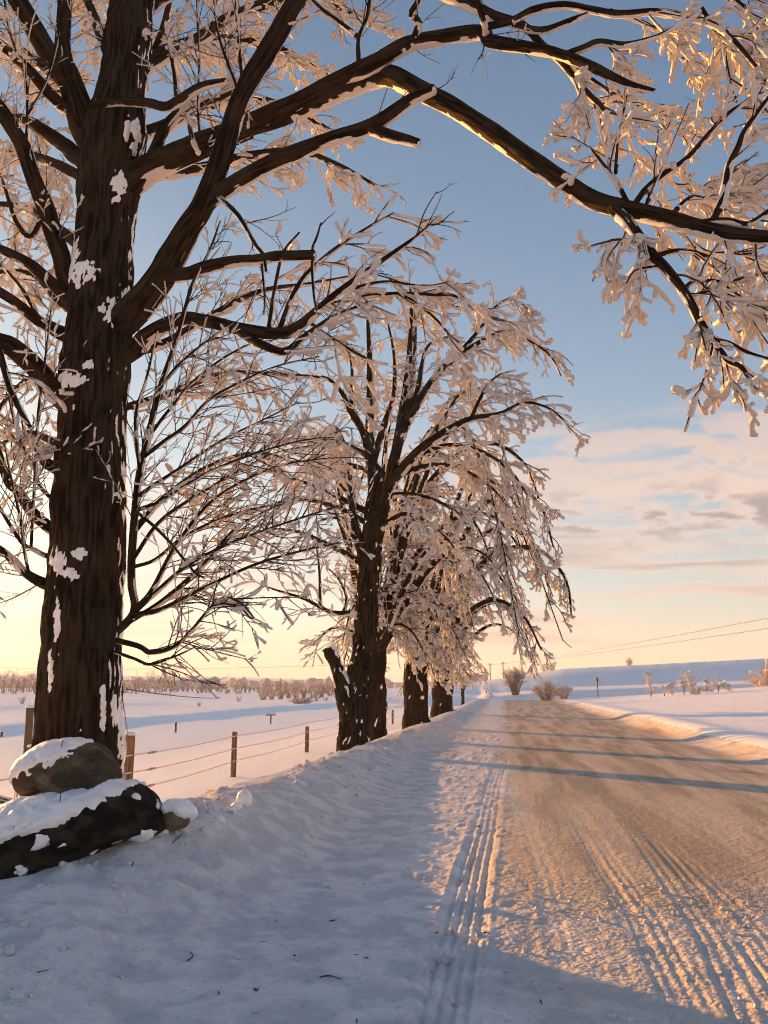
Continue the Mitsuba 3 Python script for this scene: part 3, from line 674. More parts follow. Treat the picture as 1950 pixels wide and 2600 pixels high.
    ('branch', [(120, 520), (80, 600), (40, 560), (10, 470), (-20, 400)], [14, 13, 11, 9, 7], [8.1, 8.8], 'mid', 0.1, 1.4),
    ('branch', [(100, 810), (60, 740), (20, 690), (-20, 650)], [12, 10, 8, 6], [8.3, 8.9], 'mid', 0.1, 1.4),
    # upright shoots and small branches round the leader
    ('branch', [(512, 372), (504, 300), (504, 214), (507, 150), (502, 60), (500, -20)], [11, 10, 9, 9, 8, 7], [7.9, 7.7], 'light', 0.15, 1.3),
    ('branch', [(610, 300), (600, 223), (580, 165), (561, 111), (548, 50), (540, -30)], [11, 10, 10, 9, 8, 7], [7.7, 7.5], 'light', 0.15, 1.3),
    ('branch', [(632, 345), (628, 300), (613, 181), (604, 90), (598, 0), (596, -60)], [15, 13, 12, 11, 10, 8], [7.6, 7.4], 'light', 0.2, 1.2),
    ('stub', [(512, 408), (500, 380), (489, 355), (474, 286)], [14, 13, 12, 10], [7.9, 7.6], None, 0, 0),
    ('stub', [(215, 300), (245, 270), (301, 256), (377, 262), (420, 271), (452, 256), (510, 220), (572, 205)], [24, 22, 22, 23, 24, 24, 22, 16], [8.2, 7.4], None, 0, 0),
    ('limb', [(370, 420), (392, 385), (416, 331), (452, 289), (500, 265), (560, 250), (640, 210)], [38, 32, 28, 24, 20, 16, 11], [8.4, 8.8], 'mid', 0.3, 1.3),
    ('limb', [(330, 190), (365, 160), (420, 130), (495, 105), (571, 54), (631, 27), (706, 0), (800, -45)], [46, 40, 34, 32, 31, 30, 29, 26], [8.6, 9.6], 'mid', 0.3, 1.5),
    ('limb', [(320, 230), (380, 170), (400, 110), (420, 50), (440, -40)], [26, 22, 18, 15, 12], [8.7, 9.4], 'mid', 0.2, 1.5),
    ('branch', [(450, 290), (445, 200), (430, 120), (420, 60)], [14, 12, 9, 6], [8.3, 8.2], 'mid', 0.2, 1.2),
    # the far side of the crown, loaded with rime
    ('limb', [(330, 440), (420, 440), (520, 425), (640, 395), (760, 385), (860, 420), (950, 470)], [40, 32, 27, 22, 18, 13, 9], [8.8, 11.2], 'heavy', 0.35, 1.4),
    ('limb', [(320, 360), (420, 320), (520, 270), (650, 250), (780, 300), (900, 370)], [36, 30, 25, 20, 15, 9], [8.8, 11.6], 'heavy', 0.3, 1.5),
    ('limb', [(335, 200), (430, 140), (560, 100), (700, 120), (830, 190)], [34, 28, 22, 17, 10], [8.8, 11.8], 'heavy', 0.25, 1.5),
    ('limb', [(335, 60), (440, -20), (580, -60), (740, -40), (880, 30), (980, 80)], [34, 28, 22, 18, 13, 9], [8.8, 11.0], 'heavy', 0.25, 1.5),
    ('limb', [(240, 330), (180, 240), (110, 170), (40, 120), (-40, 100)], [32, 27, 22, 17, 12], [8.8, 11.5], 'heavy', 0.25, 1.5),
    ('limb', [(290, 200), (260, 100), (230, 20), (190, -60), (140, -140)], [32, 27, 22, 17, 12], [8.8, 10.8], 'heavy', 0.15, 1.6),
    ('limb', [(230, 480), (170, 430), (100, 400), (30, 390), (-40, 400)], [30, 26, 21, 16, 11], [8.8, 11.0], 'heavy', 0.25, 1.5),
    ('limb', [(220, 660), (160, 590), (90, 540), (20, 520), (-60, 520)], [30, 26, 21, 16, 11], [8.8, 11.0], 'heavy', 0.25, 1.4),
    ('limb', [(210, 830), (150, 760), (90, 700), (20, 690), (-50, 700)], [30, 26, 20, 15, 10], [8.8, 10.6], 'heavy', 0.3, 1.1),
    ('limb', [(200, 1000), (150, 960), (80, 960), (20, 1010), (-30, 1080)], [26, 22, 18, 13, 9], [8.8, 10.4], 'mid', 0.2, 1.4),
    ('limb', [(200, 1200), (130, 1120), (60, 1100), (0, 1130)], [24, 20, 15, 10], [8.8, 10.4], 'mid', 0.2, 1.3),
    ('limb', [(330, 900), (420, 870), (540, 800), (660, 740), (790, 720), (900, 700)], [26, 22, 18, 14, 10, 7], [8.8, 10.8], 'mid', 0.25, 1.4),
    ('limb', [(330, 1050), (430, 1000), (560, 950), (700, 950), (830, 960)], [22, 18, 15, 11, 7], [8.8, 10.6], 'mid', 0.25, 1.3),
    ('branch', [(335, 1350), (420, 1260), (540, 1180), (660, 1150), (760, 1180)], [18, 15, 12, 9, 6], [8.8, 10.2], 'mid', 0.25, 1.3),
    ('limb', [(350, -60), (300, -140), (200, -220), (80, -260)], [36, 28, 20, 12], [8.6, 9.6], 'heavy', 0.2, 1.2),
    ('limb', [(352, -160), (450, -260), (600, -320), (760, -330)], [36, 28, 20, 12], [8.6, 8.2], 'heavy', 0.2, 1.0),
    ('limb', [(356, -330), (300, -480), (180, -560)], [30, 22, 12], [8.6, 9.0], 'heavy', 0.2, 1.0),
]


def seated(specs, trunk, trunk_Y):
    """Each limb starts inside the limb or trunk that it springs from: its first points take over that one's distance."""
    done = [(np.array([(u, v) for u, v, _ in trunk], float), np.array([w for *_, w in trunk], float), np.full(len(trunk), trunk_Y))]
    for name, pts, w, Ys, *rest in specs:
        pts = np.asarray(pts, float)
        t = np.linspace(0, 1, len(pts))
        Y = np.interp(t, np.linspace(0, 1, len(Ys)), Ys)
        W = np.interp(t, np.linspace(0, 1, len(w)), w)
        best = None
        for q, qw, qY in done:
            for k in range(len(q) - 1):
                d = q[k + 1] - q[k]
                f = np.clip(((pts[0] - q[k]) @ d) / max(d @ d, 1e-9), 0, 1)
                gap = np.linalg.norm(pts[0] - q[k] - f * d) / max(0.5 * (qw[k] * (1 - f) + qw[k + 1] * f), 3)
                yy = qY[k] * (1 - f) + qY[k + 1] * f
                score = gap + 0.7 * abs(yy - Y[0])
                if gap < 1.5 and (best is None or score < best[0]):
                    best = (score, yy, q[k] + f * d)
        if best is not None:
            Y = Y + (best[1] - Y[0]) * (1 - t) ** 1.5
            pts = np.vstack([0.6 * best[2] + 0.4 * pts[0], pts[1:]])
        done.append((pts, W, Y))
        yield name, pts, list(w), list(Y), *rest


def build_big_tree():
    rng = np.random.default_rng(11)
    for i, (name, pts, w, Ys, mode, t0, amount) in enumerate(seated(LIMBS1, TR, 8.6)):
        path = px_path(pts, Ys)
        slim = 0.72 if name == 'branch' and mode in ('light', 'bare') else 1.0
        far = 1.45 if mode in ('heavy', 'mid') and max(Ys) > 9.0 else 1.0        # the far side of the crown is the thickest with twigs
        far = 1.15 if mode == 'heavy' and max(Ys) < 8.0 and name == 'branch' else far
        amount, w = amount * far, np.array(w) * slim
        tree_limb(BIG, rng, path, px_radius(path, w), mode, t0, amount, lod=0, thick=0.010 if mode == 'heavy' else 0.006, name=name, seed=20 + i)


build_big_tree()

# ---------------------------------------------------------------- the other trees of the row
def gz(x, y):
    return float(height(np.array([float(x)]), np.array([float(y)]))[0])


def trunk_crust(tube, seed, amount=0.0):
    def f(V, N):
        rag = meshkit.fbm(V * np.array([10, 10, 5.0]), 4, seed) - 0.5
        rag2 = meshkit.fbm(V * np.array([17, 17, 5.0]), 4, seed + 1) - 0.5
        wind = N @ unit(np.array([0.7, 0.7, 0.0]))
        return np.maximum(np.clip(N[:, 2] - 0.15, 0, 1) * 2.2 - 0.5 + 2.0 * rag, 6.5 * (rag2 - 0.29 + amount + 0.04 * wind))
    return snow_patches(tube, f, 0.02, seed=seed)


def add_trunk(root, path, radius, seed, k=64, step=0.07, ridge=0.05, gnarl=0.07, blunt=False, crust=True, amount=0.0, name='trunk'):
    key = numbered(f'{root}__{name}')
    tb = bark_tube(path, radius, k, step, seed=seed, gnarl=gnarl, ridge=ridge, blunt=blunt)
    put_bark(key, tb)
    if crust:
        sp = trunk_crust(tb, seed + 3, amount)
        if sp is not None:
            scene[f'{key}__snow_crust'] = mikit.ply(sp, 'snow', smooth=True)
            labels[f'{key}__snow_crust'] = {'kind': 'stuff'}
    return tb


TREE2 = 'roadside_tree_001'
labels[TREE2] = {'label': 'frosted tree with a broken snow-topped stub low on its trunk', 'category': 'tree', 'group': 'old trees along the road verge'}
LIMBS2 = [
    ('limb', [(955, 1330), (970, 1290), (985, 1240), (1030, 1180), (1080, 1130), (1150, 1085), (1200, 1062), (1270, 1050), (1330, 1022), (1400, 1040), (1455, 1095)], [36, 34, 32, 28, 25, 21, 18, 14, 10, 7, 4], [21, 19.0], 'frond', 0.35, 1.15),
    ('limb', [(985, 1240), (1010, 1130), (1030, 1080), (1075, 1000), (1130, 930), (1200, 880), (1260, 848), (1330, 860), (1395, 900), (1425, 955)], [30, 27, 25, 22, 19, 15, 12, 9, 7, 4], [21, 20.2], 'frond', 0.45, 1.3),
    ('limb', [(1140, 925), (1190, 870), (1230, 820), (1262, 775), (1300, 760), (1350, 790)], [14, 12, 10, 8, 6, 4], [20.6, 20.4], 'frond', 0.2, 1.7),
    ('limb', [(985, 1240), (1005, 1140), (1020, 1050), (1035, 950), (1042, 860), (1045, 770), (1040, 720)], [28, 24, 21, 18, 15, 11, 6], [21, 21.3], 'thin', 0.3, 1.0),
    ('limb', [(1010, 1130), (1040, 1000), (1052, 900), (1054, 800), (1058, 740)], [22, 18, 14, 10, 6], [21, 22.2], 'thin', 0.3, 1.0),
    ('limb', [(1015, 1110), (1060, 990), (1070, 930), (1085, 880), (1120, 860), (1160, 850)], [16, 14, 11, 9, 7, 5], [21, 20.5], 'frond', 0.4, 1.0),
    ('limb', [(955, 1260), (939, 1152), (921, 1092), (891, 1046), (870, 1000), (830, 960), (790, 960)], [34, 27, 23, 19, 15, 11, 7], [21, 21.8], 'thin', 0.3, 1.1),
    ('limb', [(945, 1230), (940, 1122), (939, 1031), (939, 926), (935, 835), (930, 760)], [30, 26, 22, 18, 13, 8], [21, 22.2], 'thin', 0.3, 1.1),
    ('limb', [(890, 1060), (893, 1000), (893, 930), (880, 870)], [15, 12, 9, 6], [21.4, 22], 'thin', 0.2, 1.1),
    ('limb', [(945, 1180), (975, 1080), (1000, 1000), (1000, 900), (985, 820)], [22, 18, 14, 10, 6], [21, 22.6], 'frond', 0.25, 1.0),
    ('stub', [(922, 1420), (912, 1380), (900, 1320), (893, 1275), (888, 1222)], [32, 28, 24, 20, 13], [20.9, 20.6], None, 0, 0),
    ('stub', [(893, 1275), (880, 1250), (862, 1228)], [13, 10, 7], [20.7, 20.5], None, 0, 0),
    ('limb', [(925, 1440), (895, 1415), (861, 1396), (816, 1375), (770, 1354), (725, 1345), (680, 1342)], [20, 18, 16, 13, 11, 9, 6], [21, 19.8], 'thin', 0.2, 1.1),
    ('limb', [(925, 1575), (905, 1562), (891, 1556), (846, 1556), (810, 1540), (770, 1519), (710, 1501), (660, 1484)], [20, 17, 14, 13, 11, 9, 7, 4], [20.8, 19.8], 'thin', 0.2, 1.3),
    ('limb', [(812, 1540), (812, 1480), (808, 1420), (800, 1370)], [8, 7, 6, 4], [20.3, 20.4], 'thin', 0.2, 1.2),
    ('limb', [(870, 1556), (880, 1520), (860, 1470), (830, 1440)], [8, 7, 6, 4], [20.5, 20.9], 'thin', 0.2, 1.4),
    ('limb', [(920, 1390), (903, 1369), (882, 1342), (861, 1317), (837, 1314), (800, 1328)], [17, 15, 13, 11, 9, 6], [20.9, 20.2], 'thin', 0.3, 1.1),
    ('limb', [(915, 1300), (879, 1272), (831, 1248), (761, 1221), (700, 1215)], [17, 15, 12, 9, 5], [21, 20.4], 'thin', 0.25, 1.2),
    ('limb', [(920, 1330), (860, 1290), (780, 1270), (700, 1280), (640, 1300)], [15, 13, 10, 8, 5], [21, 22.5], 'thin', 0.2, 1.3),
    ('limb', [(910, 1610), (880, 1600), (850, 1592), (820, 1610), (795, 1640)], [10, 9, 7, 6, 4], [20.8, 20.4], 'thin', 0.2, 1.3),
    ('limb', [(955, 1310), (966, 1290), (990, 1260), (1030, 1254), (1057, 1257), (1100, 1268), (1160, 1300), (1190, 1340)], [20, 18, 16, 14, 12, 10, 8, 5], [20.9, 20.0], 'frond', 0.35, 1.3),
    ('limb', [(955, 1360), (980, 1330), (1027, 1305), (1072, 1320), (1117, 1348), (1160, 1400)], [18, 16, 14, 12, 10, 6], [20.9, 20.1], 'frond', 0.35, 1.3),
    ('limb', [(1010, 1205), (1060, 1190), (1120, 1180), (1190, 1200), (1250, 1240), (1290, 1290)], [18, 16, 14, 11, 8, 5], [20.8, 22.5], 'frond', 0.3, 1.3),
    ('limb', [(1060, 1150), (1150, 1130), (1230, 1150), (1300, 1200), (1340, 1260)], [15, 13, 11, 8, 5], [20.6, 21.8], 'frond', 0.25, 1.4),
    ('limb', [(1195, 1065), (1220, 1010), (1240, 975), (1270, 950), (1310, 940)], [10, 9, 8, 6, 4], [20, 19.8], 'frond', 0.2, 1.5),
    ('limb', [(1080, 1125), (1130, 1060), (1170, 1000), (1240, 980)], [14, 12, 9, 6], [20.7, 22.4], 'frond', 0.2, 1.3),
    ('limb', [(985, 1220), (920, 1150), (840, 1120), (760, 1110), (700, 1130)], [18, 15, 12, 9, 5], [21.2, 24], 'frond', 0.25, 1.2),
    ('limb', [(955, 1200), (880, 1180), (800, 1180), (740, 1220)], [16, 13, 9, 5], [21.2, 24.5], 'frond', 0.25, 1.2),
]


def build_second_tree():
    rng = np.random.default_rng(22)
    tr = [(893, 1960, 86), (893, 1905, 80), (896, 1850, 74), (900, 1790, 70), (908, 1730, 66), (920, 1670, 60), (928, 1600, 60), (932, 1530, 56), (936, 1460, 54), (943, 1390, 54), (950, 1330, 58), (957, 1280, 60), (962, 1235, 50), (968, 1200, 36)]
    path = np.array([P(u, v, 21.0) for u, v, _ in tr])
    rad = np.array([0.5 * w for *_, w in tr]) * ((path - EYE) @ FWD) / FOC
    add_trunk(TREE2, path, rad, 40, k=80, step=0.06, ridge=0.05, gnarl=0.09)
    stub = [(888, 1830, 52), (876, 1770, 46), (864, 1720, 40), (852, 1685, 36), (842, 1662, 34), (833, 1644, 30)]
    path = np.array([P(u, v, 20.75) for u, v, _ in stub])
    rad = np.array([0.5 * w for *_, w in stub]) * ((path - EYE) @ FWD) / FOC
    add_trunk(TREE2, path, rad, 44, k=40, step=0.05, ridge=0.04, blunt=True, amount=0.06, name='broken_stub')
    # the root burl with snow lying in the fork
    burl = [(908, 1905, 52), (910, 1850, 46), (910, 1800, 42), (914, 1750, 38), (922, 1700, 34)]
    path = np.array([P(u, v, 20.7) for u, v, _ in burl])
    rad = np.array([0.5 * w for *_, w in burl]) * ((path - EYE) @ FWD) / FOC
    add_trunk(TREE2, path, rad, 47, k=48, step=0.06, ridge=0.06, gnarl=0.1, amount=0.05, name='burl')
    for i, (name, pts, w, Ys, mode, t0, amount) in enumerate(seated(LIMBS2, tr, 21.0)):
        path = px_path(pts, Ys)
        tree_limb(TREE2, rng, path, px_radius(path, w) * np.linspace(1, 0.75, len(path)), mode, t0 * 0.8, amount * 1.1, lod=1, thick=0.02, name=name, seed=70 + i)


build_second_tree()


def weeping_tree(root, label, x, y, trunk_h, trunk_r, reach, top, nlimb, seed, lod=2, amount=1.0, lean=(0.0, 0.0), az_bias=None, hang=1.0):
    """An old tree with a stout short trunk whose rime-laden limbs arch up and hang down again."""
    rng = np.random.default_rng(seed)
    labels[root] = {'label': label, 'category': 'tree', 'group': 'old trees along the road verge'}
    z0 = gz(x, y)
    s = np.linspace(0, 1, 7)
    base = np.array([x, y, z0 - 0.5])
    path = base + np.stack([lean[0] * s, lean[1] * s, (trunk_h + 0.5) * s], 1)
    rad = trunk_r * np.interp(s, [0, 0.15, 0.3, 0.8, 1], [1.25, 1.08, 1.0, 0.95, 0.92])
    add_trunk(root, path, rad, seed, k=48, step=0.12, ridge=0.06, gnarl=0.10, blunt=True)
    head = path[-1]
    for i in range(8 if trunk_r > 0.3 else 0):           # short hanging branches that veil the fork
        az = rng.uniform(-2.6, 0.6)
        t = np.linspace(0, 1, 7)
        R, H, low = rng.uniform(1.4, 3.2), rng.uniform(0.4, 1.8), rng.uniform(0.2, 1.2)
        pts = np.column_stack([head[0] + math.cos(az) * R * t ** 0.9, head[1] + math.sin(az) * R * t ** 0.9, head[2] + rng.uniform(-0.3, 0.6) + H * 4 * t * (1 - t) * 0.8 - low * t * t])
        tree_limb(root, rng, pts, np.interp(t, [0, 1], [0.07, 0.016]), 'frond', 0.05, amount * 1.2, lod=lod, thick=0.02, name='branch', seed=seed * 5 + i)
    for i in range(nlimb):
        az = 2 * math.pi * (i * 0.618 + rng.uniform(-0.06, 0.06))
        if az_bias is not None and rng.uniform() < 0.35:
            az = az_bias + rng.normal() * 0.7
        inner = i < nlimb * 0.4
        R = reach * (rng.uniform(0.25, 0.65) if inner else rng.uniform(0.75, 1.03))
        H = (top - trunk_h) * (rng.uniform(0.75, 1.0) if inner else rng.uniform(0.30, 0.92))
        t = np.linspace(0, 1, 9)
        field = math.cos(az) < -0.2
        end = rng.uniform(0.05, 0.6) if not field else rng.uniform(0.6, 0.9)
        if field and not inner:
            R, H = R * 0.75, H * 1.1
        apex = rng.uniform(0.5, 0.62)
        rise = H * (2.0 * t - 1.05 * t ** 2) if inner else H * np.where(t < apex, 1 - ((apex - t) / apex) ** 2, 1 - (1 - end) * ((t - apex) / (1 - apex)) ** 2) - hang * t ** 3
        out = R * t ** (1.2 if inner else 0.85)
        d = np.array([math.cos(az), math.sin(az)])
        swing = rng.normal(size=2) * 0.12 * R
        pts = np.column_stack([head[0] + d[0] * out + swing[0] * t * t, head[1] + d[1] * out + swing[1] * t * t, head[2] - 0.35 + rise])
        pts[:, :2] += (d * trunk_r * 0.5)[None]
        if pts[-1, 0] > 2.0:                             # no bough reaches farther over the road than the lane's middle
            pts[:, 0] = head[0] + (pts[:, 0] - head[0]) * (2.0 - head[0]) / (pts[-1, 0] - head[0])
        r = np.interp(t, [0, 0.12, 0.5, 1], [trunk_r * rng.uniform(0.38, 0.52), trunk_r * 0.28, trunk_r * 0.13, 0.016])
        tree_limb(root, rng, pts, r, 'thin' if field else 'frond', 0.12, amount, lod=lod, thick=0.02, name='limb', seed=seed * 3 + i)


weeping_tree('roadside_tree_002', 'tree whose forked trunk shows just behind the trunk with the broken stub', -4.1, 27.0, 3.2, 0.40, 5.6, 12.0, 18, 31, lod=2, amount=0.62, az_bias=-0.15, hang=0.2)
weeping_tree('roadside_tree_003', 'frost-laden tree with a thick double trunk beside two small fence posts', -3.45, 34.0, 2.6, 0.50, 5.0, 11.8, 17, 32, lod=2, amount=0.52, az_bias=-0.3, hang=0.5)
weeping_tree('roadside_tree_004', 'frost-laden tree with a short thick trunk, last but one of the row', -3.5, 50.0, 2.6, 0.62, 6.0, 11.5, 17, 33, lod=2, amount=0.36, az_bias=-0.15, hang=0.8)

def arching_limbs():
    """The long boughs that these trees hold out over the road."""
    rng = np.random.default_rng(77)
    for root, pts, Ys, amount in (('roadside_tree_003', [(1085, 1690), (1150, 1520), (1260, 1405), (1365, 1395), (1435, 1470), (1452, 1570)], [34, 32.5], 0.8),
                                  ('roadside_tree_003', [(1085, 1690), (1140, 1450), (1225, 1290), (1310, 1235), (1375, 1290), (1405, 1390)], [34, 31.5], 0.8),
                                  ('roadside_tree_003', [(1085, 1695), (1150, 1590), (1245, 1525), (1325, 1560), (1375, 1650)], [34, 31.5], 0.8),
                                  ('roadside_tree_003', [(1085, 1695), (1130, 1500), (1200, 1380), (1290, 1340), (1360, 1400), (1395, 1500)], [34, 36.0], 0.8),
                                  ('roadside_tree_002', [(962, 1590), (1030, 1330), (1130, 1180), (1240, 1125), (1330, 1175), (1368, 1265)], [27, 25.5], 0.8),
                                  ('roadside_tree_002', [(962, 1590), (1050, 1420), (1150, 1320), (1250, 1310), (1320, 1390)], [27, 25.0], 0.7)):
        path = px_path(pts, Ys)
        tree_limb(root, rng, path, px_radius(path, [24, 18, 13, 10, 7, 4]), 'frond', 0.15, amount, lod=2, thick=0.02, name='limb', seed=int(pts[2][1]))


arching_limbs()
weeping_tree('roadside_sapling', 'small slender tree at the end of the row by the crest of the road', -3.6, 78.0, 1.6, 0.15, 2.4, 4.4, 8, 34, lod=2, amount=0.6)
labels['roadside_sapling'].pop('group')

# ---------------------------------------------------------------- boulders
def stone_col(p, n, uv):
    a = tfbm(p.x * 6, p.y * 6, p.z * 6, 4)
    b = tfbm(p.x * 45, p.y * 45, p.z * 45, 2)
    c = tmix((0.050, 0.038, 0.026), (0.150, 0.118, 0.078), tss(0.35, 0.65, a))
    c = tmix(c, (0.14, 0.105, 0.045), 0.55 * tss(0.52, 0.66, tfbm(p.x * 4 + 7, p.y * 4, p.z * 5, 4)))
    return c * (0.6 + 0.8 * b)


def stone_bump(p, n, uv):
    return tfbm(p.x * 24, p.y * 24, p.z * 24, 4) + 0.6 * tfbm(p.x * 90, p.y * 90, p.z * 90, 2)


def moss_col(p, n, uv):
    a = tfbm(p.x * 10, p.y * 10, p.z * 10, 4)
    return tmix((0.012, 0.010, 0.008), (0.045, 0.036, 0.028), tss(0.35, 0.7, a))


scene['stone'] = twosided({'type': 'bumpmap', 'arbitrary': mikit.proc(stone_bump, 0.003), 'scale': 0.02,
                           'bsdf': {'type': 'principled', 'base_color': mikit.proc(stone_col), 'roughness': 0.8, 'specular': 0.3}})
scene['dark_stone'] = twosided({'type': 'bumpmap', 'arbitrary': mikit.proc(stone_bump, 0.003), 'scale': 0.03,
                                'bsdf': {'type': 'principled', 'base_color': mikit.proc(moss_col), 'roughness': 0.9, 'specular': 0.15}})


def boulder(key, outline, Y, depth, sub, seed, bsdf, knobs=0.05, square=0.8):
    """A rock with the outline it shows from the road and a rounded depth of its own."""
    pts = np.array([P(u, v, Y) for u, v in outline])
    c = np.array([pts[:, 0].mean(), Y, 0.5 * (pts[:, 2].max() + pts[:, 2].min())])
    th = np.arctan2(pts[:, 2] - c[2], pts[:, 0] - c[0])
    r = np.hypot(pts[:, 0] - c[0], pts[:, 2] - c[2])
    o = np.argsort(th)
    th, r = th[o], r[o]
    th, r = np.concatenate([th - 2 * np.pi, th, th + 2 * np.pi]), np.tile(r, 3)
    m = trimesh.creation.icosphere(subdivisions=sub)
    d = np.array(m.vertices)
    ang = np.arctan2(d[:, 2], d[:, 0])
    ring = np.hypot(d[:, 0], d[:, 2])
    rr = np.interp(ang, th, r)
    w = ring ** square
    V = c + np.stack([rr * w * np.cos(ang), np.sign(d[:, 1]) * np.abs(d[:, 1]) ** 0.8 * depth, rr * w * np.sin(ang)], 1)
    N = vertex_normals(V, np.array(m.faces))
    V = V + N * (knobs * ((meshkit.fbm(V * 3.2 + seed, 3, seed) - 0.5) * 1.6 + 0.5 * (meshkit.fbm(V * 9 + seed, 3, seed) - 0.5)))[:, None]
    F = np.array(m.faces)
    N = vertex_normals(V, F)
    scene[key] = raw_ply(V, F, N, bsdf)
    return V, F, N


B1 = [(46, 1987), (58, 1950), (80, 1922), (115, 1898), (160, 1886), (205, 1885), (241, 1888), (268, 1908), (285, 1938), (297, 1972), (292, 1996), (272, 2014), (245, 2022), (198, 2029), (160, 2018), (125, 2003), (98, 2012), (75, 2022), (54, 2004)]
B2 = [(-330, 2150), (-300, 2010), (-220, 1985), (-120, 2060), (-60, 2078), (0, 2072), (60, 2040), (110, 2034), (170, 2034), (240, 2022), (295, 1996), (345, 1994), (375, 2018), (392, 2052), (408, 2082), (416, 2104), (396, 2112), (355, 2122), (312, 2140), (270, 2170),  # the first few points are bulk added out of view to block the sun
      (220, 2200), (150, 2246), (80, 2262), (0, 2262), (-80, 2255), (-180, 2230)]
labels['boulder'] = {'label': 'grey rounded boulder capped with snow, resting on the larger dark rock', 'category': 'boulder'}
bt = boulder('boulder', B1, 7.15, 0.36, 5, 3, 'stone', 0.035)


def cap1(V, N):
    rag = meshkit.fbm(V * np.array([9, 9, 9]), 4, 6) - 0.5
    c = V.mean(0)
    lean = N @ unit(np.array([-0.40, -0.36, 0.85]))
    return 3.2 * (lean - 0.64) + 2.3 * rag + 1.6 * (meshkit.fbm(V * 26, 3, 7) - 0.5) - 0.9 * np.clip((V[:, 0] - c[0] - 0.05) / 0.3, 0, 1) * (V[:, 1] < c[1])


scene['boulder__snow_cap'] = mikit.ply(snow_patches(bt, cap1, 0.035, rough=0.35), 'snow', smooth=True)
labels['boulder_001'] = {'label': 'large black rock half buried in the snow bank under the round boulder', 'category': 'boulder'}
bt2 = boulder('boulder_001', B2, 6.85, 0.62, 5, 9, 'dark_stone', 0.06, 0.7)


def cap2(V, N):
    rag = meshkit.fbm(V * np.array([7, 7, 7]), 4, 16) - 0.5
    fine = meshkit.fbm(V * 22, 3, 17) - 0.5
    lean = N @ unit(np.array([-0.50, -0.35, 0.78]))
    edge = 3.0 * (lean - 0.62) + 1.8 * rag + 1.9 * fine
    scraps = 7.0 * (meshkit.fbm(V * np.array([6, 6, 9]), 4, 26) - 0.655)
    return np.maximum(edge, scraps)


scene['boulder_001__snow_cap'] = mikit.ply(snow_patches(bt2, cap2, 0.05, rough=0.4), 'snow', smooth=True)
labels['stone'] = {'label': 'small brown stone under a snow hump beside the black rock', 'category': 'stone'}
B3 = [(412, 2076), (424, 2055), (445, 2050), (466, 2058), (480, 2076), (476, 2094), (458, 2104), (436, 2106), (418, 2096)]
scene_key = 'stone_lump'
labels['stone_lump'] = labels.pop('stone')
bt3 = boulder('stone_lump', B3, 6.95, 0.12, 4, 5, 'stone', 0.02)
scene['stone_lump__snow_cap'] = mikit.ply(snow_patches(bt3, lambda V, N: 2.2 * (N @ unit(np.array([0.3, 0.35, 0.88])) - 0.35) + 1.2 * (meshkit.fbm(V * 15, 3, 2) - 0.5), 0.07, rough=0.25), 'snow', smooth=True)

# ---------------------------------------------------------------- fence
def wood_col(p, n, uv):
    g = tfbm(p.x * 60, p.y * 60, p.z * 3.0, 4)
    return tmix((0.105, 0.062, 0.036), (0.26, 0.165, 0.095), tss(0.3, 0.7, g))


def wood_bump(p, n, uv):
    return tfbm(p.x * 90, p.y * 90, p.z * 4, 3)


scene['post_wood'] = twosided({'type': 'bumpmap', 'arbitrary': mikit.proc(wood_bump, 0.003), 'scale': 0.008,
                               'bsdf': {'type': 'principled', 'base_color': mikit.proc(wood_col), 'roughness': 0.8, 'specular': 0.2}})
scene['weathered_wood'] = twosided({'type': 'principled', 'base_color': {'type': 'rgb', 'value': (0.11, 0.10, 0.065)}, 'roughness': 0.85})
scene['wire_metal'] = twosided({'type': 'principled', 'base_color': {'type': 'rgb', 'value': (0.34, 0.26, 0.20)}, 'roughness': 0.6})
scene['cable'] = twosided({'type': 'principled', 'base_color': {'type': 'rgb', 'value': (0.06, 0.055, 0.05)}, 'roughness': 0.6})


def snow_blob(key, c, rx, ry, rz, seed=0, sub=3, bsdf='snow', **lab):
    m = trimesh.creation.icosphere(subdivisions=sub)
    V = np.array(m.vertices)
    V = V * (1 + 0.45 * (meshkit.fbm(V * 1.9 + seed * 3.3, 3, seed) - 0.5))[:, None]
    V[:, 2] = np.where(V[:, 2] < 0, V[:, 2] * 0.45, V[:, 2])
    scene[key] = mikit.ply((V * np.array([rx, ry, rz]) + np.asarray(c), np.array(m.faces)), bsdf, smooth=True)
    if lab:
        labels[key] = lab


def fence_post(x, y, top, r, label, seed, bsdf='post_wood', lean=(0, 0), group='wooden posts of the wire fence', cap=True, bottom=None):
    key = numbered('fence_post')
    z0 = (gz(x, y) if bottom is None else bottom) - 0.25
    path = np.array([[x, y, z0], [x + lean[0] * 0.5, y + lean[1] * 0.5, (z0 + top) / 2], [x + lean[0], y + lean[1], top]])
    put_bark(f'{key}__post', bark_tube(path, np.array([r * 1.02, r, r * 0.97]), 18, 0.07, seed=seed, gnarl=0.03, ridge=0.004), bsdf)
    if cap:
        snow_blob(f'{key}__snow_cap', path[-1] + np.array([0, 0, 0.004]), r * 1.02, r * 1.02, r * 0.55, seed)
    labels[key] = {'label': label, 'category': 'fence post'}
    if group:
        labels[key]['group'] = group
    return key


def at_x(u, x, v):
    """The point seen at pixel column u that lies at distance x beside the road."""
    d = FWD + (u - CX) / FOC * RGT - (v - CY) / FOC * UPV
    return EYE + d * (x / d[0])


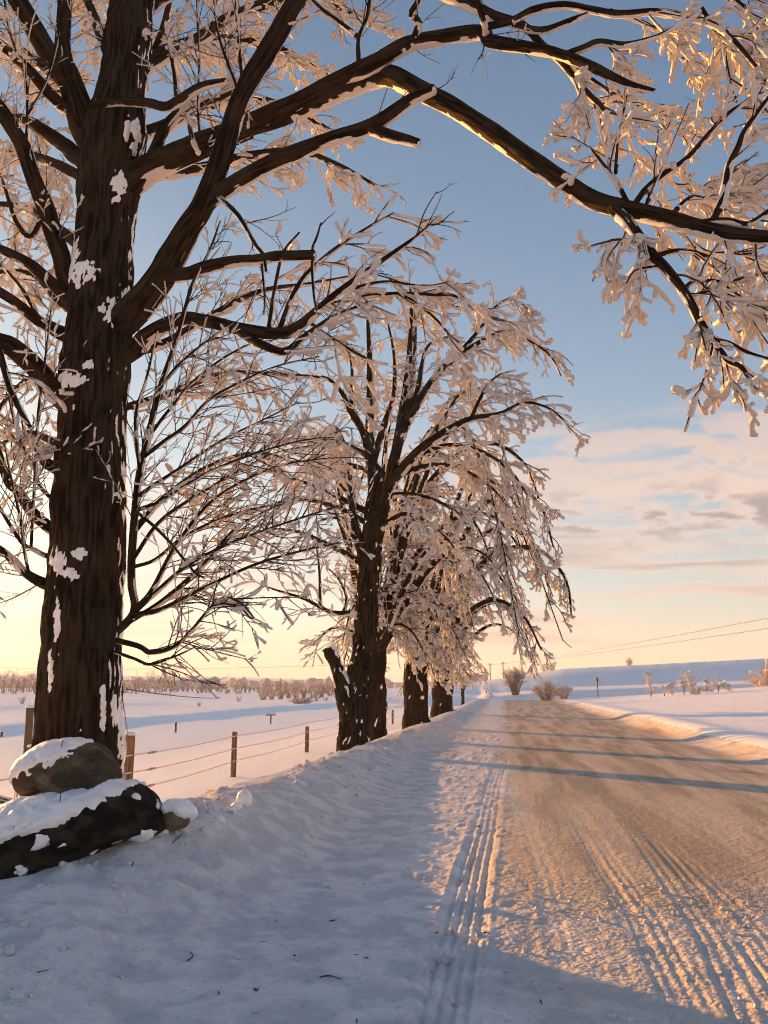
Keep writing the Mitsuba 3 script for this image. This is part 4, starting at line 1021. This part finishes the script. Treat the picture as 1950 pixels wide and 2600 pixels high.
FX = -6.25
posts = []
for u, v, r, label in ((331, 1866, 0.085, 'thick corner fence post with a short snowy rail, beside the big trunk'), (596, 1859, 0.065, 'thin brown fence post standing alone midway between the two big trees'),
                       (780, 1845, 0.065, 'thin brown fence post just before the tree with the broken stub'), (997, 1803, 0.065, 'small fence post seen between the second and third trunks, taller of two'),
                       (1032, 1796, 0.065, 'small far fence post close to the double trunk, shorter of two')):
    q = at_x(u, FX, v)
    posts.append(q)
    fence_post(q[0], q[1], q[2], r, label, int(u), cap=u < 400)
A = posts[0]
rail = np.array([A + [-0.36, 0.05, -0.13], A + [-0.05, 0.05, -0.13]])
put_bark('fence_post__rail', bark_tube(rail, np.array([0.055, 0.055]), 12, 0.06, seed=8, gnarl=0.03, ridge=0.003), 'post_wood')
snow_blob('fence_post__rail__snow_cap', rail.mean(0) + [0, 0, 0.045], 0.17, 0.05, 0.035, 5)
q = P(84, 1797, 10.4)
fence_post(q[0], q[1], q[2], 0.052, 'slim greenish post leaning close to the field side of the big trunk', 71, 'weathered_wood', lean=(-0.04, 0.0), group=None)
q = P(82, 1896, 9.6)
fence_post(q[0], q[1], q[2], 0.055, 'short snow-capped stake peeping out behind the round boulder', 72, 'weathered_wood', group=None)

for k, (h, nm) in enumerate(((0.92, 'top'), (0.64, 'middle'), (0.36, 'lowest'))):
    ys = np.concatenate([[3.0, 6.0, 9.0, 11.5], np.linspace(posts[0][1], posts[1][1], 7), np.linspace(posts[1][1], posts[2][1], 7)[1:], np.linspace(posts[2][1], posts[3][1], 8)[1:], [52, 60, 70]])
    span = np.array([0, 0, 0, 0.0] + [0, .5, .85, 1, .85, .5, 0] + [.5, .85, 1, .85, .5, 0] + [.4, .8, 1, .8, .4, .2, 0] + [0.0, 0, 0])
    line = np.array([[FX + 0.07, y, gz(FX, y) + h - 0.03 * s] for y, s in zip(ys, span)])
    key = numbered('fence_wire')
    bag, ice = Bag(), Bag()
    pth = smooth_path(line, 160)[None]
    bag.add(tubes(pth, np.full((1, 160), 0.0042), 5))
    bag.put(f'{key}__wire', 'wire_metal')
    rr = 0.007 * (0.6 + 1.2 * meshkit.fbm(np.stack([np.arange(160) * 0.5, np.full(160, k * 9.0), np.zeros(160)], -1), 3))
    ice.add(tubes(pth + np.array([0, 0.002, 0.009]), rr[None], 5))
    ice.put(f'{key}__rime', 'rime_ice', kind='stuff')
    tb = Bag()
    for j in range(3):
        c = np.array([FX + 0.07, posts[0][1] + 0.62 + 0.12 * j, gz(FX, posts[0][1]) + h - 0.01])
        tb.add(tubes(np.array([[c, c + [0, 0.05, 0.0], c + [0, 0.1, 0]]]), np.array([[0.016, 0.028 if j == 1 else 0.02, 0.014]]), 8))
    tb.put(f'{key}__tensioner', 'wire_metal')
    labels[key] = {'label': f'{nm} strand of the frosty wire fence along the field', 'category': 'fence wire'}

# small posts out in the field
for u, v0, v1, Y, lab, bar in ((447, 1833, 1863, 46.0, 'little grey post far out in the snowfield, without a crossbar', False), (688, 1814, 1842, 58.0, 'little post with a snowy crossbar far out in the snowfield', True),
                               (5, 1858, 1886, 40.0, 'little post far out in the field at the edge of the picture', False)):
    q = P(u, v0, Y)
    key = fence_post(q[0], q[1], q[2], 0.055, lab, int(u), group='small posts far out in the field', bottom=min(gz(q[0], q[1]), P(u, v1, Y)[2]))
    if bar:
        put_bark(f'{key}__crossbar', bark_tube(np.array([q + [-0.33, -0.06, -0.03], q + [0.33, -0.06, -0.03]]), np.array([0.045, 0.045]), 8, 0.1, seed=3), 'post_wood')
        snow_blob(f'{key}__crossbar__snow_cap', q + [0, -0.06, 0.03], 0.36, 0.05, 0.05, 4)

# ---------------------------------------------------------------- power lines
def pole(key, x, y, top, r, label, group=None):
    z0 = gz(x, y) - 0.5
    m = trimesh.creation.cylinder(radius=r, segment=[[x, y, z0], [x, y, top]], sections=10)
    scene[f'{key}__mast'] = mikit.ply(m, 'weathered_wood', smooth=40)
    arm = trimesh.creation.box(extents=[1.6, 0.12, 0.12]); arm.apply_translation([x, y - r - 0.06, top - 0.5])
    scene[f'{key}__crossarm'] = mikit.ply(arm, 'weathered_wood')
    labels[key] = {'label': label, 'category': 'utility pole'}


def cable(key, a, b, sag, r, label, n=60):
    t = np.linspace(0, 1, n)[:, None]
    p = np.asarray(a) * (1 - t) + np.asarray(b) * t - np.array([0, 0, 1.0]) * sag * 4 * t * (1 - t)
    scene[key] = mikit.ply(tubes(p[None], np.full((1, n), r), 5), 'cable', smooth=True)
    labels[key] = {'label': label, 'category': 'power line'}


pa, pb = P(1244, 1684, 290.0), P(1277, 1680, 280.0)
pole('utility_pole', pa[0], pa[1], pa[2], 0.16, 'thin far pole by the end of the tree row, first from the trees')
pole('utility_pole_001', pb[0], pb[1], pb[2], 0.16, 'thin far pole over the hill, nearer the roadside brush')
ra, rb = P(1962, 1567, 98.0), P(1990, 1590, 94.0)
pole('utility_pole_002', ra[0] + 1, ra[1] - 2, ra[2] + 0.6, 0.16, 'pole on the rising field that carries the two lines')
cable('power_line', pb + [0, 0, -0.4], ra, 0.5, 0.030, 'upper of the two lines slanting over the snowy hill')
cable('power_line_001', pa + [0, 0, -0.6], rb, 0.4, 0.030, 'lower of the two lines slanting over the snowy hill')
l1, l2 = P(-120, 1692, 300.0), P(1000, 1683, 320.0)
cable('power_line_002', l1, l2, 1.6, 0.045, 'high line across the pale sky over the far field')
l3, l4 = P(-120, 1712, 300.0), P(1000, 1723, 330.0)
cable('power_line_003', P(-150, 1715, 300.0), P(1000, 1719, 330.0), 2.2, 0.040, 'line just over the frosted brush across the far field')
q = P(712, 1722, 335.0)
pole('utility_pole_003', q[0], q[1], q[2], 0.16, 'thin pole among the frosted brush beyond the far field')
w0, w1 = P(322, 1750, 9.3), P(560, 1772, 24.0)
cable('power_line_004', w0, w1, 0.04, 0.008, 'frosted strand running out from the big trunk over the field')
labels['power_line_004']['category'] = 'strand'

# ---------------------------------------------------------------- far shrubs, saplings, brush
def brush_col(p, n, uv):
    return tmix((0.20, 0.125, 0.075), (0.34, 0.24, 0.16), tfbm(p.x * 2, p.y * 2, p.z * 2, 2))


scene['brush_twig'] = twosided({'type': 'principled', 'base_color': mikit.proc(brush_col), 'roughness': 0.8})


def shrub(key, c, w, h, seed, stems=26, rime=0.02, frost=0.7, twig_r=0.012, upright=0.6, side=0.0, levels=2, dens=3.0, **lab):
    """A many-stemmed bush: stems fan from the ground, fork, and carry rime."""
    rng = np.random.default_rng(seed)
    n = stems
    az, rad = rng.uniform(0, 2 * np.pi, n), np.sqrt(rng.uniform(0, 1, n))
    tipx, tipy = np.cos(az) * rad * w / 2 + side * h, np.sin(az) * rad * w / 2
    tipz = h * np.sqrt(np.clip(1 - (rad * upright) ** 2, 0.05, 1)) * rng.uniform(0.7, 1.0, n)
    t = np.linspace(0, 1, 6)[None, :, None]
    tip = np.stack([tipx, tipy, tipz], 1)[:, None]
    base = np.stack([tipx * 0.25, tipy * 0.25, np.full(n, -0.15)], 1)[:, None]
    Pm = np.asarray(c) + base * (1 - t) + tip * t + np.array([0, 0, 1.0]) * h * 0.18 * t * (1 - t) * 4 * 0.5 + rng.normal(size=(n, 1, 3)) * 0.05 * h * t * (1 - t)
    wood, ice = Bag(), Bag()
    wood.add(tubes(Pm, twig_r * np.linspace(1.3, 0.5, 6)[None] * rng.uniform(0.7, 1.3, (n, 1)), 3))
    par = Pm
    for lev in range(levels):
        cnt = int(np.linalg.norm(np.diff(par, axis=1), axis=2).sum() * dens / max(h, 0.6) * (1.5 if lev == 0 else 1.2))
        kids, _, _ = grow(rng, par, cnt, (0.25, 1.0), (0.18 * h, 0.42 * h) if lev == 0 else (0.08 * h, 0.2 * h), (0.4, 0.9), 0.05, 0.08, 4, 0.9, (0, 0, 0.15))
        wood.add(tubes(kids, twig_r * (0.6, 0.45)[lev] * np.linspace(1, 0.5, 4)[None] * np.ones((cnt, 1)), 3))
        keep = rng.uniform(size=cnt) < frost
        if keep.any():
            ice.add(rime_on(rng, kids[keep], rime * rng.uniform(0.7, 1.3, keep.sum()), 4, 0.3))
        par = kids
    wood.put(f'{key}__twigs', 'brush_twig', kind='stuff')
    ice.put(f'{key}__rime', 'rime_ice', kind='stuff')
    labels[key] = lab


def ground_px(u, v, Y):
    q = P(u, v, Y)
    return np.array([q[0], q[1], gz(q[0], q[1])])


S = 1 / FOC
c = ground_px(1388, 1772, 90.0)
shrub('bush', c, 3.3, 2.1, 1, stems=60, rime=0.03, frost=0.22, twig_r=0.020, upright=0.9, dens=4.5, label='round golden brown bush at the crest beside the road', category='bush')
c = ground_px(1425, 1776, 91.0)
shrub('bush_001', c + [0.3, 0, 0], 2.0, 1.5, 2, stems=40, rime=0.05, frost=0.8, twig_r=0.018, upright=0.9, dens=4.5, label='low frosted bush against the round golden one', category='bush')
c = ground_px(1308, 1770, 150.0)
shrub('bush_002', c, 4.6, P(1308, 1698, 150.0)[2] - c[2], 3, stems=80, rime=0.05, frost=0.3, twig_r=0.045, upright=0.5, dens=4.0, label='tall dark thicket on the hill straight up the road', category='thicket')
for i, (u, v, Y, w, h, lab) in enumerate(((1383, 1714, 192.0, 3.4, 2.0, 'little rounded tree on the skyline over the crest, beside a taller one'), (1402, 1714, 192.0, 3.0, 2.6, 'little spreading tree on the skyline over the crest, beside a rounder one'),
                                           (1598, 1694, 196.0, 2.0, 2.2, 'lone ragged shrub on the skyline of the blue hill'))):
    q = P(u, v, Y)
    shrub(numbered('hilltop_tree'), [q[0], q[1], gz(q[0], q[1])], w, h, 40 + i, stems=14, rime=0.06, frost=0.3, twig_r=0.05, upright=0.8, dens=3.0, label=lab, category='small tree')
c = ground_px(1945, 1725, 105.0)
shrub('bush_003', [c[0] + 0.6, c[1], gz(c[0], c[1]) - 0.2], 6.5, 4.2, 9, stems=70, rime=0.04, frost=0.45, twig_r=0.03, upright=0.9, dens=4.5, label='big tan bush at the edge of the picture on the hill', category='bush')


def sapling(key, c, h, w, seed, label, kind=0):
    rng = np.random.default_rng(seed)
    wood, ice = Bag(), Bag()
    n = 8
    t = np.linspace(0, 1, n)
    bend = 0.5 * h * (t ** 2) if kind == 1 else 0.06 * h * np.sin(t * 5)
    z = h * (t - 0.35 * t ** 3) if kind == 1 else h * t
    stem = np.stack([c[0] + bend, np.full(n, c[1]), c[2] - 0.1 + z], 1)[None]
    wood.add(tubes(stem, np.linspace(0.045, 0.015, n)[None], 5))
    cnt = int(11 * h)
    kids, _, _ = grow(rng, stem, cnt, (0.25, 1.0), (0.22 * w, 0.6 * w), (0.9, 1.5), 0.15, 0.08, 5, 0.4, (0, 0, -0.1))
    wood.add(tubes(kids, np.linspace(0.02, 0.01, 5)[None] * np.ones((cnt, 1)), 3))
    k2, _, _ = grow(rng, kids, cnt * 4, (0.15, 1.0), (0.12, 0.35), (0.5, 1.0), 0.1, 0.08, 4, 0.7, None)
    wood.add(tubes(k2, np.linspace(0.012, 0.008, 4)[None] * np.ones((cnt * 4, 1)), 3))
    ice.add(rime_on(rng, kids, rng.uniform(0.04, 0.06, cnt), 5, 0.3))
    ice.add(rime_on(rng, k2, rng.uniform(0.035, 0.06, cnt * 4), 5, 0.3))
    ice.add(rime_on(rng, stem[:, 3:], np.array([0.05]), 5, 0.3))
    wood.put(f'{key}__wood', 'twig_wood')
    ice.put(f'{key}__rime', 'rime_ice', kind='stuff')
    labels[key] = {'label': label, 'category': 'sapling', 'group': 'frosted saplings on the roadside field'}


for i, (u, v0, v1, w, lab, kind) in enumerate(((1650, 1706, 1752, 0.9, 'narrow pointed frosted sapling, first of the row from the road', 0), (1686, 1712, 1752, 1.3, 'frosted sapling with its tip bent over, second from the road', 1),
                                               (1735, 1722, 1756, 0.9, 'short frosted sapling standing before the tallest one', 0), (1752, 1702, 1748, 2.0, 'tallest frosted sapling, broad tiers of rime, mid row', 0),
                                               (1794, 1720, 1762, 0.9, 'slim upright frosted sapling with a bare foot', 0), (1824, 1716, 1762, 2.2, 'flat-topped spreading sapling, last of the row', 1))):
    Y = 80.0
    q = P(u, v1, Y)
    g = gz(q[0], q[1])
    sapling(numbered('frosted_sapling'), [q[0], q[1], g], P(u, v0, Y)[2] - g, w, 60 + i, lab, kind)
c = ground_px(1768, 1755, 78.0)
shrub('low_bush', c, 1.6, 0.7, 77, stems=24, rime=0.04, frost=0.8, twig_r=0.014, label='low frosted tuft between the saplings', category='bush')

# marker post on the hill
q = P(1516, 1720, 128.0)
g = gz(q[0], q[1])
m = trimesh.creation.box(extents=[0.12, 0.06, q[2] - g + 0.3]); m.apply_translation([q[0], q[1], (q[2] + g - 0.3) / 2])
scene['marker_post__stake'] = mikit.ply(m, 'cable')
scene['marker_red'] = twosided({'type': 'principled', 'base_color': {'type': 'rgb', 'value': (0.20, 0.035, 0.03)}, 'roughness': 0.6})
m = trimesh.creation.cylinder(radius=0.30, height=0.05, sections=24); m.apply_transform(trimesh.transformations.rotation_matrix(math.pi / 2, [1, 0, 0])); m.apply_scale([0.5, 1, 1.2]); m.apply_translation([q[0], q[1] - 0.06, q[2] - 0.30])
scene['marker_post__disc'] = mikit.ply(m, 'marker_red', smooth=40)
labels['marker_post'] = {'label': 'small dark red roadside marker on the lit ledge of the hill', 'category': 'marker post'}

rng7 = np.random.default_rng(70)
# brush across the far field: nearer clumps, then the row behind
for i, (u, w, h) in enumerate(((668, 3.2, 2.1), (690, 3.0, 2.4), (712, 2.6, 2.0), (732, 3.4, 2.8), (752, 3.4, 2.6), (772, 2.4, 2.0), (793, 3.6, 2.8), (815, 3.4, 3.0), (838, 3.0, 2.6), (856, 3.0, 2.4), (876, 3.0, 2.2))):
    c = ground_px(u, 1785, 158.0 + rng7.uniform(-6, 10))
    shrub(numbered('field_bush'), c, w, h, 100 + i, stems=26, rime=0.05, frost=0.35, twig_r=0.032, upright=0.45, label='upright tan bush in the clump row across the field by the stubbed tree', category='bush', group='tan bushes in the clump across the field')
c = ground_px(765, 1806, 108.0)
shrub('field_thicket', c, 3.6, 1.0, 140, stems=60, rime=0.04, frost=0.2, twig_r=0.022, upright=0.9, label='flat dark bush on the shaded ditch bank in the field', category='bush')
for i, (u, v, Y, w, h, lab) in enumerate(((506, 1788, 140.0, 0.9, 0.8, 'tiny pale tuft alone in the middle of the far field'), (607, 1788, 150.0, 1.4, 1.0, 'small dark tuft in the far field before the tan clump'), (803, 1795, 130.0, 1.0, 0.9, 'tiny tuft below the tan clump, beside the stubbed tree'),
                                     (826, 1796, 130.0, 1.0, 0.7, 'lower tiny tuft below the tan clump, nearest the stubbed tree'), (55, 1795, 130.0, 1.4, 1.5, 'small bare tuft in the field, beyond the slim greenish post'))):
    shrub(numbered('field_tuft'), ground_px(u, v, Y), w, h, 150 + i, stems=14, rime=0.03, frost=0.3, twig_r=0.02, upright=0.7, label=lab, category='tuft')
i = 0
for u in list(range(-30, 110, 13)) + list(range(320, 900, 12)):
    big = 1.25 if u < 440 else 0.62
    Y = rng7.uniform(300, 390)
    c = ground_px(u + rng7.uniform(-4, 4), 1765, Y)
    h = big * rng7.uniform(3.0, 9.0)
    w = h * rng7.uniform(0.8, 1.3)
    near_tall = u < 440
    shrub(numbered('brush_tree'), c, w, h, 200 + i, stems=9, rime=0.12, frost=0.3, twig_r=0.10, upright=0.6, dens=2.6,
          label='frosted grey tree in the row beyond the field, behind the big trunk' if near_tall else 'low frosted tree in the brush row beyond the field', category='tree',
          group='frosted trees behind the big trunk beyond the field' if near_tall else 'low frosted trees in the brush row beyond the field')
    i += 1


def far_woods():
    """A belt of woodland towards the ridge, too far off to tell its trees apart."""
    rng = np.random.default_rng(9)
    n = 1500
    Y = rng.uniform(480, 1500, n)
    x = -Y * rng.uniform(0.02, 0.85, n)
    keep = meshkit.fbm(np.stack([x * 0.006, Y * 0.006, x * 0], -1), 3, 4) > 0.44
    x, Y = x[keep], Y[keep]
    n = len(x)
    z = height(x, Y)
    h = rng.uniform(3, 8, n)
    m = trimesh.creation.icosphere(subdivisions=0)
    V = np.array(m.vertices)
    Vs = V[None] * (1 + 0.35 * rng.uniform(-1, 1, (n, len(V), 1)))
    Vs = Vs * np.stack([h * 0.55, h * 0.55, h * 0.6], 1)[:, None] + np.stack([x, Y, z + h * 0.45], 1)[:, None]
    F = (np.array(m.faces)[None] + (np.arange(n) * len(V))[:, None, None]).reshape(-1, 3)
    scene['far_woods'] = mikit.ply((Vs.reshape(-1, 3), F), 'far_brush')
    labels['far_woods'] = {'kind': 'stuff', 'label': 'far woodland belt toward the low ridge', 'category': 'woods'}


def far_brush_col(p, n, uv):
    return tmix((0.40, 0.34, 0.30), (0.66, 0.60, 0.56), tfbm(p.x * 0.9, p.y * 0.9, p.z * 0.9, 3))


scene['far_brush'] = twosided({'type': 'principled', 'base_color': mikit.proc(far_brush_col), 'roughness': 0.9})
far_woods()

# ---------------------------------------------------------------- small things on the snow
for i, (u, v, r, lab) in enumerate(((620, 2022, 0.085, 'tall pointed snow clod on the bank crest, biggest of them'), (602, 2040, 0.06, 'low snow clod leaning against the tallest one'), (742, 1994, 0.05, 'rounded snow clod on the bank crest, farther along'),
                                    (722, 1993, 0.028, 'tiny snow lump beside the rounded clod on the crest'), (585, 2052, 0.05, 'flat snow clod on the bank crest, toward the boulders'), (835, 1950, 0.04, 'small snow clod high on the bank crest'),
                                    (560, 2075, 0.045, 'small flat clod on the bank near the brown stone'))):
    Y = {620: 8.6, 602: 8.4, 742: 11.2, 722: 11.3, 585: 8.2, 835: 14.5, 560: 7.8}[u]
    q = P(u, v, Y)
    z = gz(q[0], q[1])
    snow_blob(numbered('snow_clod'), [q[0], q[1], max(z, q[2] - r * 0.6)], r, r * 0.8, r * (1.4 if i == 0 else 0.9), 30 + i, label=lab, category='snow clod')


def ground_hit(u, v):
    d = FWD + (u - CX) / FOC * RGT - (v - CY) / FOC * UPV
    s = np.linspace(3.0, 40, 4000)
    p = EYE + d * s[:, None]
    z = height(p[:, 0], p[:, 1])
    return p[np.argmax(p[:, 2] < z)] if (p[:, 2] < z).any() else p[-1]


def litter(key, pts, r, **lab):
    path = np.array([ground_hit(u, v) for u, v in pts])
    path[:, 2] += r * 0.8
    path[1:-1, 2] += r * 1.2
    n = max(6, 3 * len(pts))
    pr = smooth_path(path, n)
    scene[key] = mikit.ply(tubes(pr[None], (r * np.linspace(1, 0.5, n))[None], 6), 'twig_wood', smooth=True)
    labels[key] = lab


G = 'twigs lying on the shaded shoulder snow'
for pts, r, lab in (([(812, 2483), (835, 2481), (868, 2488)], 0.004, 'long bowed twig on the shoulder snow, lowest of the long ones'), ([(474, 2442), (490, 2430), (482, 2418)], 0.004, 'forked little twig midway across the shaded bank'),
                    ([(1215, 2386), (1228, 2374), (1243, 2371)], 0.006, 'thick dark twig beside the tyre track'), ([(645, 2512), (652, 2520), (655, 2510)], 0.005, 'curled scrap of twig below the bowed twig'),
                    ([(836, 2340), (856, 2336)], 0.004, 'short straight twig above the bowed twig'), ([(655, 2394), (676, 2391)], 0.003, 'thin straight twig in the middle of the shoulder'), ([(93, 2470), (124, 2463)], 0.003, 'thin twig low on the shaded bank'),
                    ([(437, 2143), (450, 2130), (463, 2118)], 0.004, 'upright twig stuck in the bank under the brown stone'), ([(335, 2200), (338, 2190)], 0.005, 'tiny dark scrap on the bank under the black rock'), ([(555, 2520), (556, 2528)], 0.004, 'tiny stub of twig on the lower shoulder'),
                    ([(905, 2590), (907, 2600)], 0.004, 'tiny twig end at the lower edge of the shoulder'), ([(1105, 2372), (1112, 2368)], 0.006, 'dark crumb beside the inner tyre track'), ([(1372, 2542), (1376, 2552)], 0.005, 'dark crumb on the loose road snow')):
    litter(numbered('fallen_twig'), pts, r, label=lab, category='twig')
for u, v, r in ((880, 2262, 0.020), (745, 2425, 0.022), (905, 2425, 0.03), (930, 2432, 0.025), (880, 2430, 0.018), (868, 2256, 0.014), (1215, 2098, 0.03), (840, 2300, 0.012)):
    q = ground_hit(u, v)
    snow_blob(numbered('dirt_crumb'), [q[0], q[1], q[2] - r * 0.12], r * 0.8, r * 0.7, r * 0.3, int(u), 2, 'stone', label='dark crumb of dirt pressed into the shoulder snow', category='dirt crumb', group='crumbs of dirt in the shoulder snow')


def snow_crumbs():
    """Loose crumbs of ploughed snow strewn over the bank, the shoulder and the tyre-churned band of the road."""
    rng = np.random.default_rng(5)
    n = 3400
    y = 3.6 + 14 * rng.uniform(0, 1, n) ** 1.6
    x = rng.uniform(-3.6, 3.6, n)
    dens = 0.9 * np.exp(-((x + 3.0) / 0.7) ** 2) + 0.16 * (x < -0.4) + 0.7 * ((x > -0.5) & (y < 7.6))
    keep = rng.uniform(size=n) < dens * (meshkit.fbm(np.stack([x * 1.6, y * 1.6, x * 0], -1), 3, 8) > 0.46)
    x, y = x[keep], y[keep]
    n = len(x)
    r = 0.007 + 0.022 * rng.uniform(0, 1, n) ** 3 + 0.02 * (np.abs(x + 3) < 0.5) * rng.uniform(0, 1, n) ** 4
    m = trimesh.creation.icosphere(subdivisions=1)
    V = np.array(m.vertices)
    Vs = V[None] * (1 + 0.35 * rng.uniform(-1, 1, (n, len(V), 1))) * (r[:, None] * rng.uniform(0.7, 1.4, (n, 3)))[:, None] + np.stack([x, y, height(x, y) + 0.25 * r], 1)[:, None]
    F = (np.array(m.faces)[None] + (np.arange(n) * len(V))[:, None, None]).reshape(-1, 3)
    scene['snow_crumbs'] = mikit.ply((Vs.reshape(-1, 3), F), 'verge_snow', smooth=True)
    labels['snow_crumbs'] = {'kind': 'stuff', 'label': 'loose crumbs of ploughed snow on the bank and shoulder', 'category': 'snow crumbs'}


snow_crumbs()

# bare vines and weeds round the boulders
def strand(key, pts, Ys, r, **lab):
    path = smooth_path(px_path(pts, Ys), 24)
    scene[key] = mikit.ply(tubes(path[None], (r * np.linspace(1, 0.5, 24))[None], 5), 'twig_wood', smooth=True)
    labels[key] = lab


strand('vine', [(160, 1880), (155, 1905), (158, 1935), (163, 1955)], [6.9, 6.72], 0.004, label='dry stem hanging over the round boulder', category='stem')
strand('vine_001', [(154, 2018), (150, 2050), (144, 2080), (132, 2110), (124, 2135), (117, 2158)], [6.5, 6.2], 0.004, label='long dry stem trailing down the snow of the black rock', category='stem')
strand('vine_002', [(308, 1755), (315, 1800), (321, 1840), (324, 1868)], [8.2, 8.1], 0.005, label='thin vine hanging off the big trunk by the corner post', category='stem')
strand('vine_003', [(112, 1902), (120, 1912), (126, 1922), (116, 1940)], [6.9, 6.75], 0.003, label='short crooked stem on the snow cap of the boulder', category='stem')
strand('vine_004', [(76, 2140), (74, 2180), (72, 2225)], [6.3, 6.1], 0.004, label='straight dry stem before the black rock, low down', category='stem')
for i, (u, v, lab) in enumerate(((35, 2040, 'dry forked weed in the snow behind the black rock'), (52, 2040, 'second dry weed, close to the round boulder'))):
    b = P(u, v, 7.9)
    rng = np.random.default_rng(i)
    st = np.array([[b + [0.02 * k, 0, 0.0] , b + [0.02 * k + rng.normal() * 0.03, 0, 0.1], b + [rng.normal() * 0.08, 0, 0.22 + 0.05 * rng.normal()]] for k in range(4)])
    scene[numbered('dry_weed')] = mikit.ply(tubes(st, np.full((4, 3), 0.004), 4), 'brush_twig', smooth=True)
    labels['dry_weed' + ('_001' if i else '')] = {'label': lab, 'category': 'weed'}

# ---------------------------------------------------------------- the cold air that pales the far fields
scene['air'] = {'type': 'homogeneous', 'albedo': {'type': 'rgb', 'value': (0.95, 0.95, 0.95)}, 'sigma_t': 0.0002}
scene['haze'] = {'type': 'cube', 'to_world': T().translate([0, 2250, 36]).scale([5200, 2400, 52]), 'bsdf': {'type': 'null'}, 'interior': {'type': 'ref', 'id': 'air'}}
labels['haze'] = {'kind': 'stuff', 'label': 'thin cold haze over the snowfields'}
scene['camera']['medium'] = {'type': 'ref', 'id': 'air'}
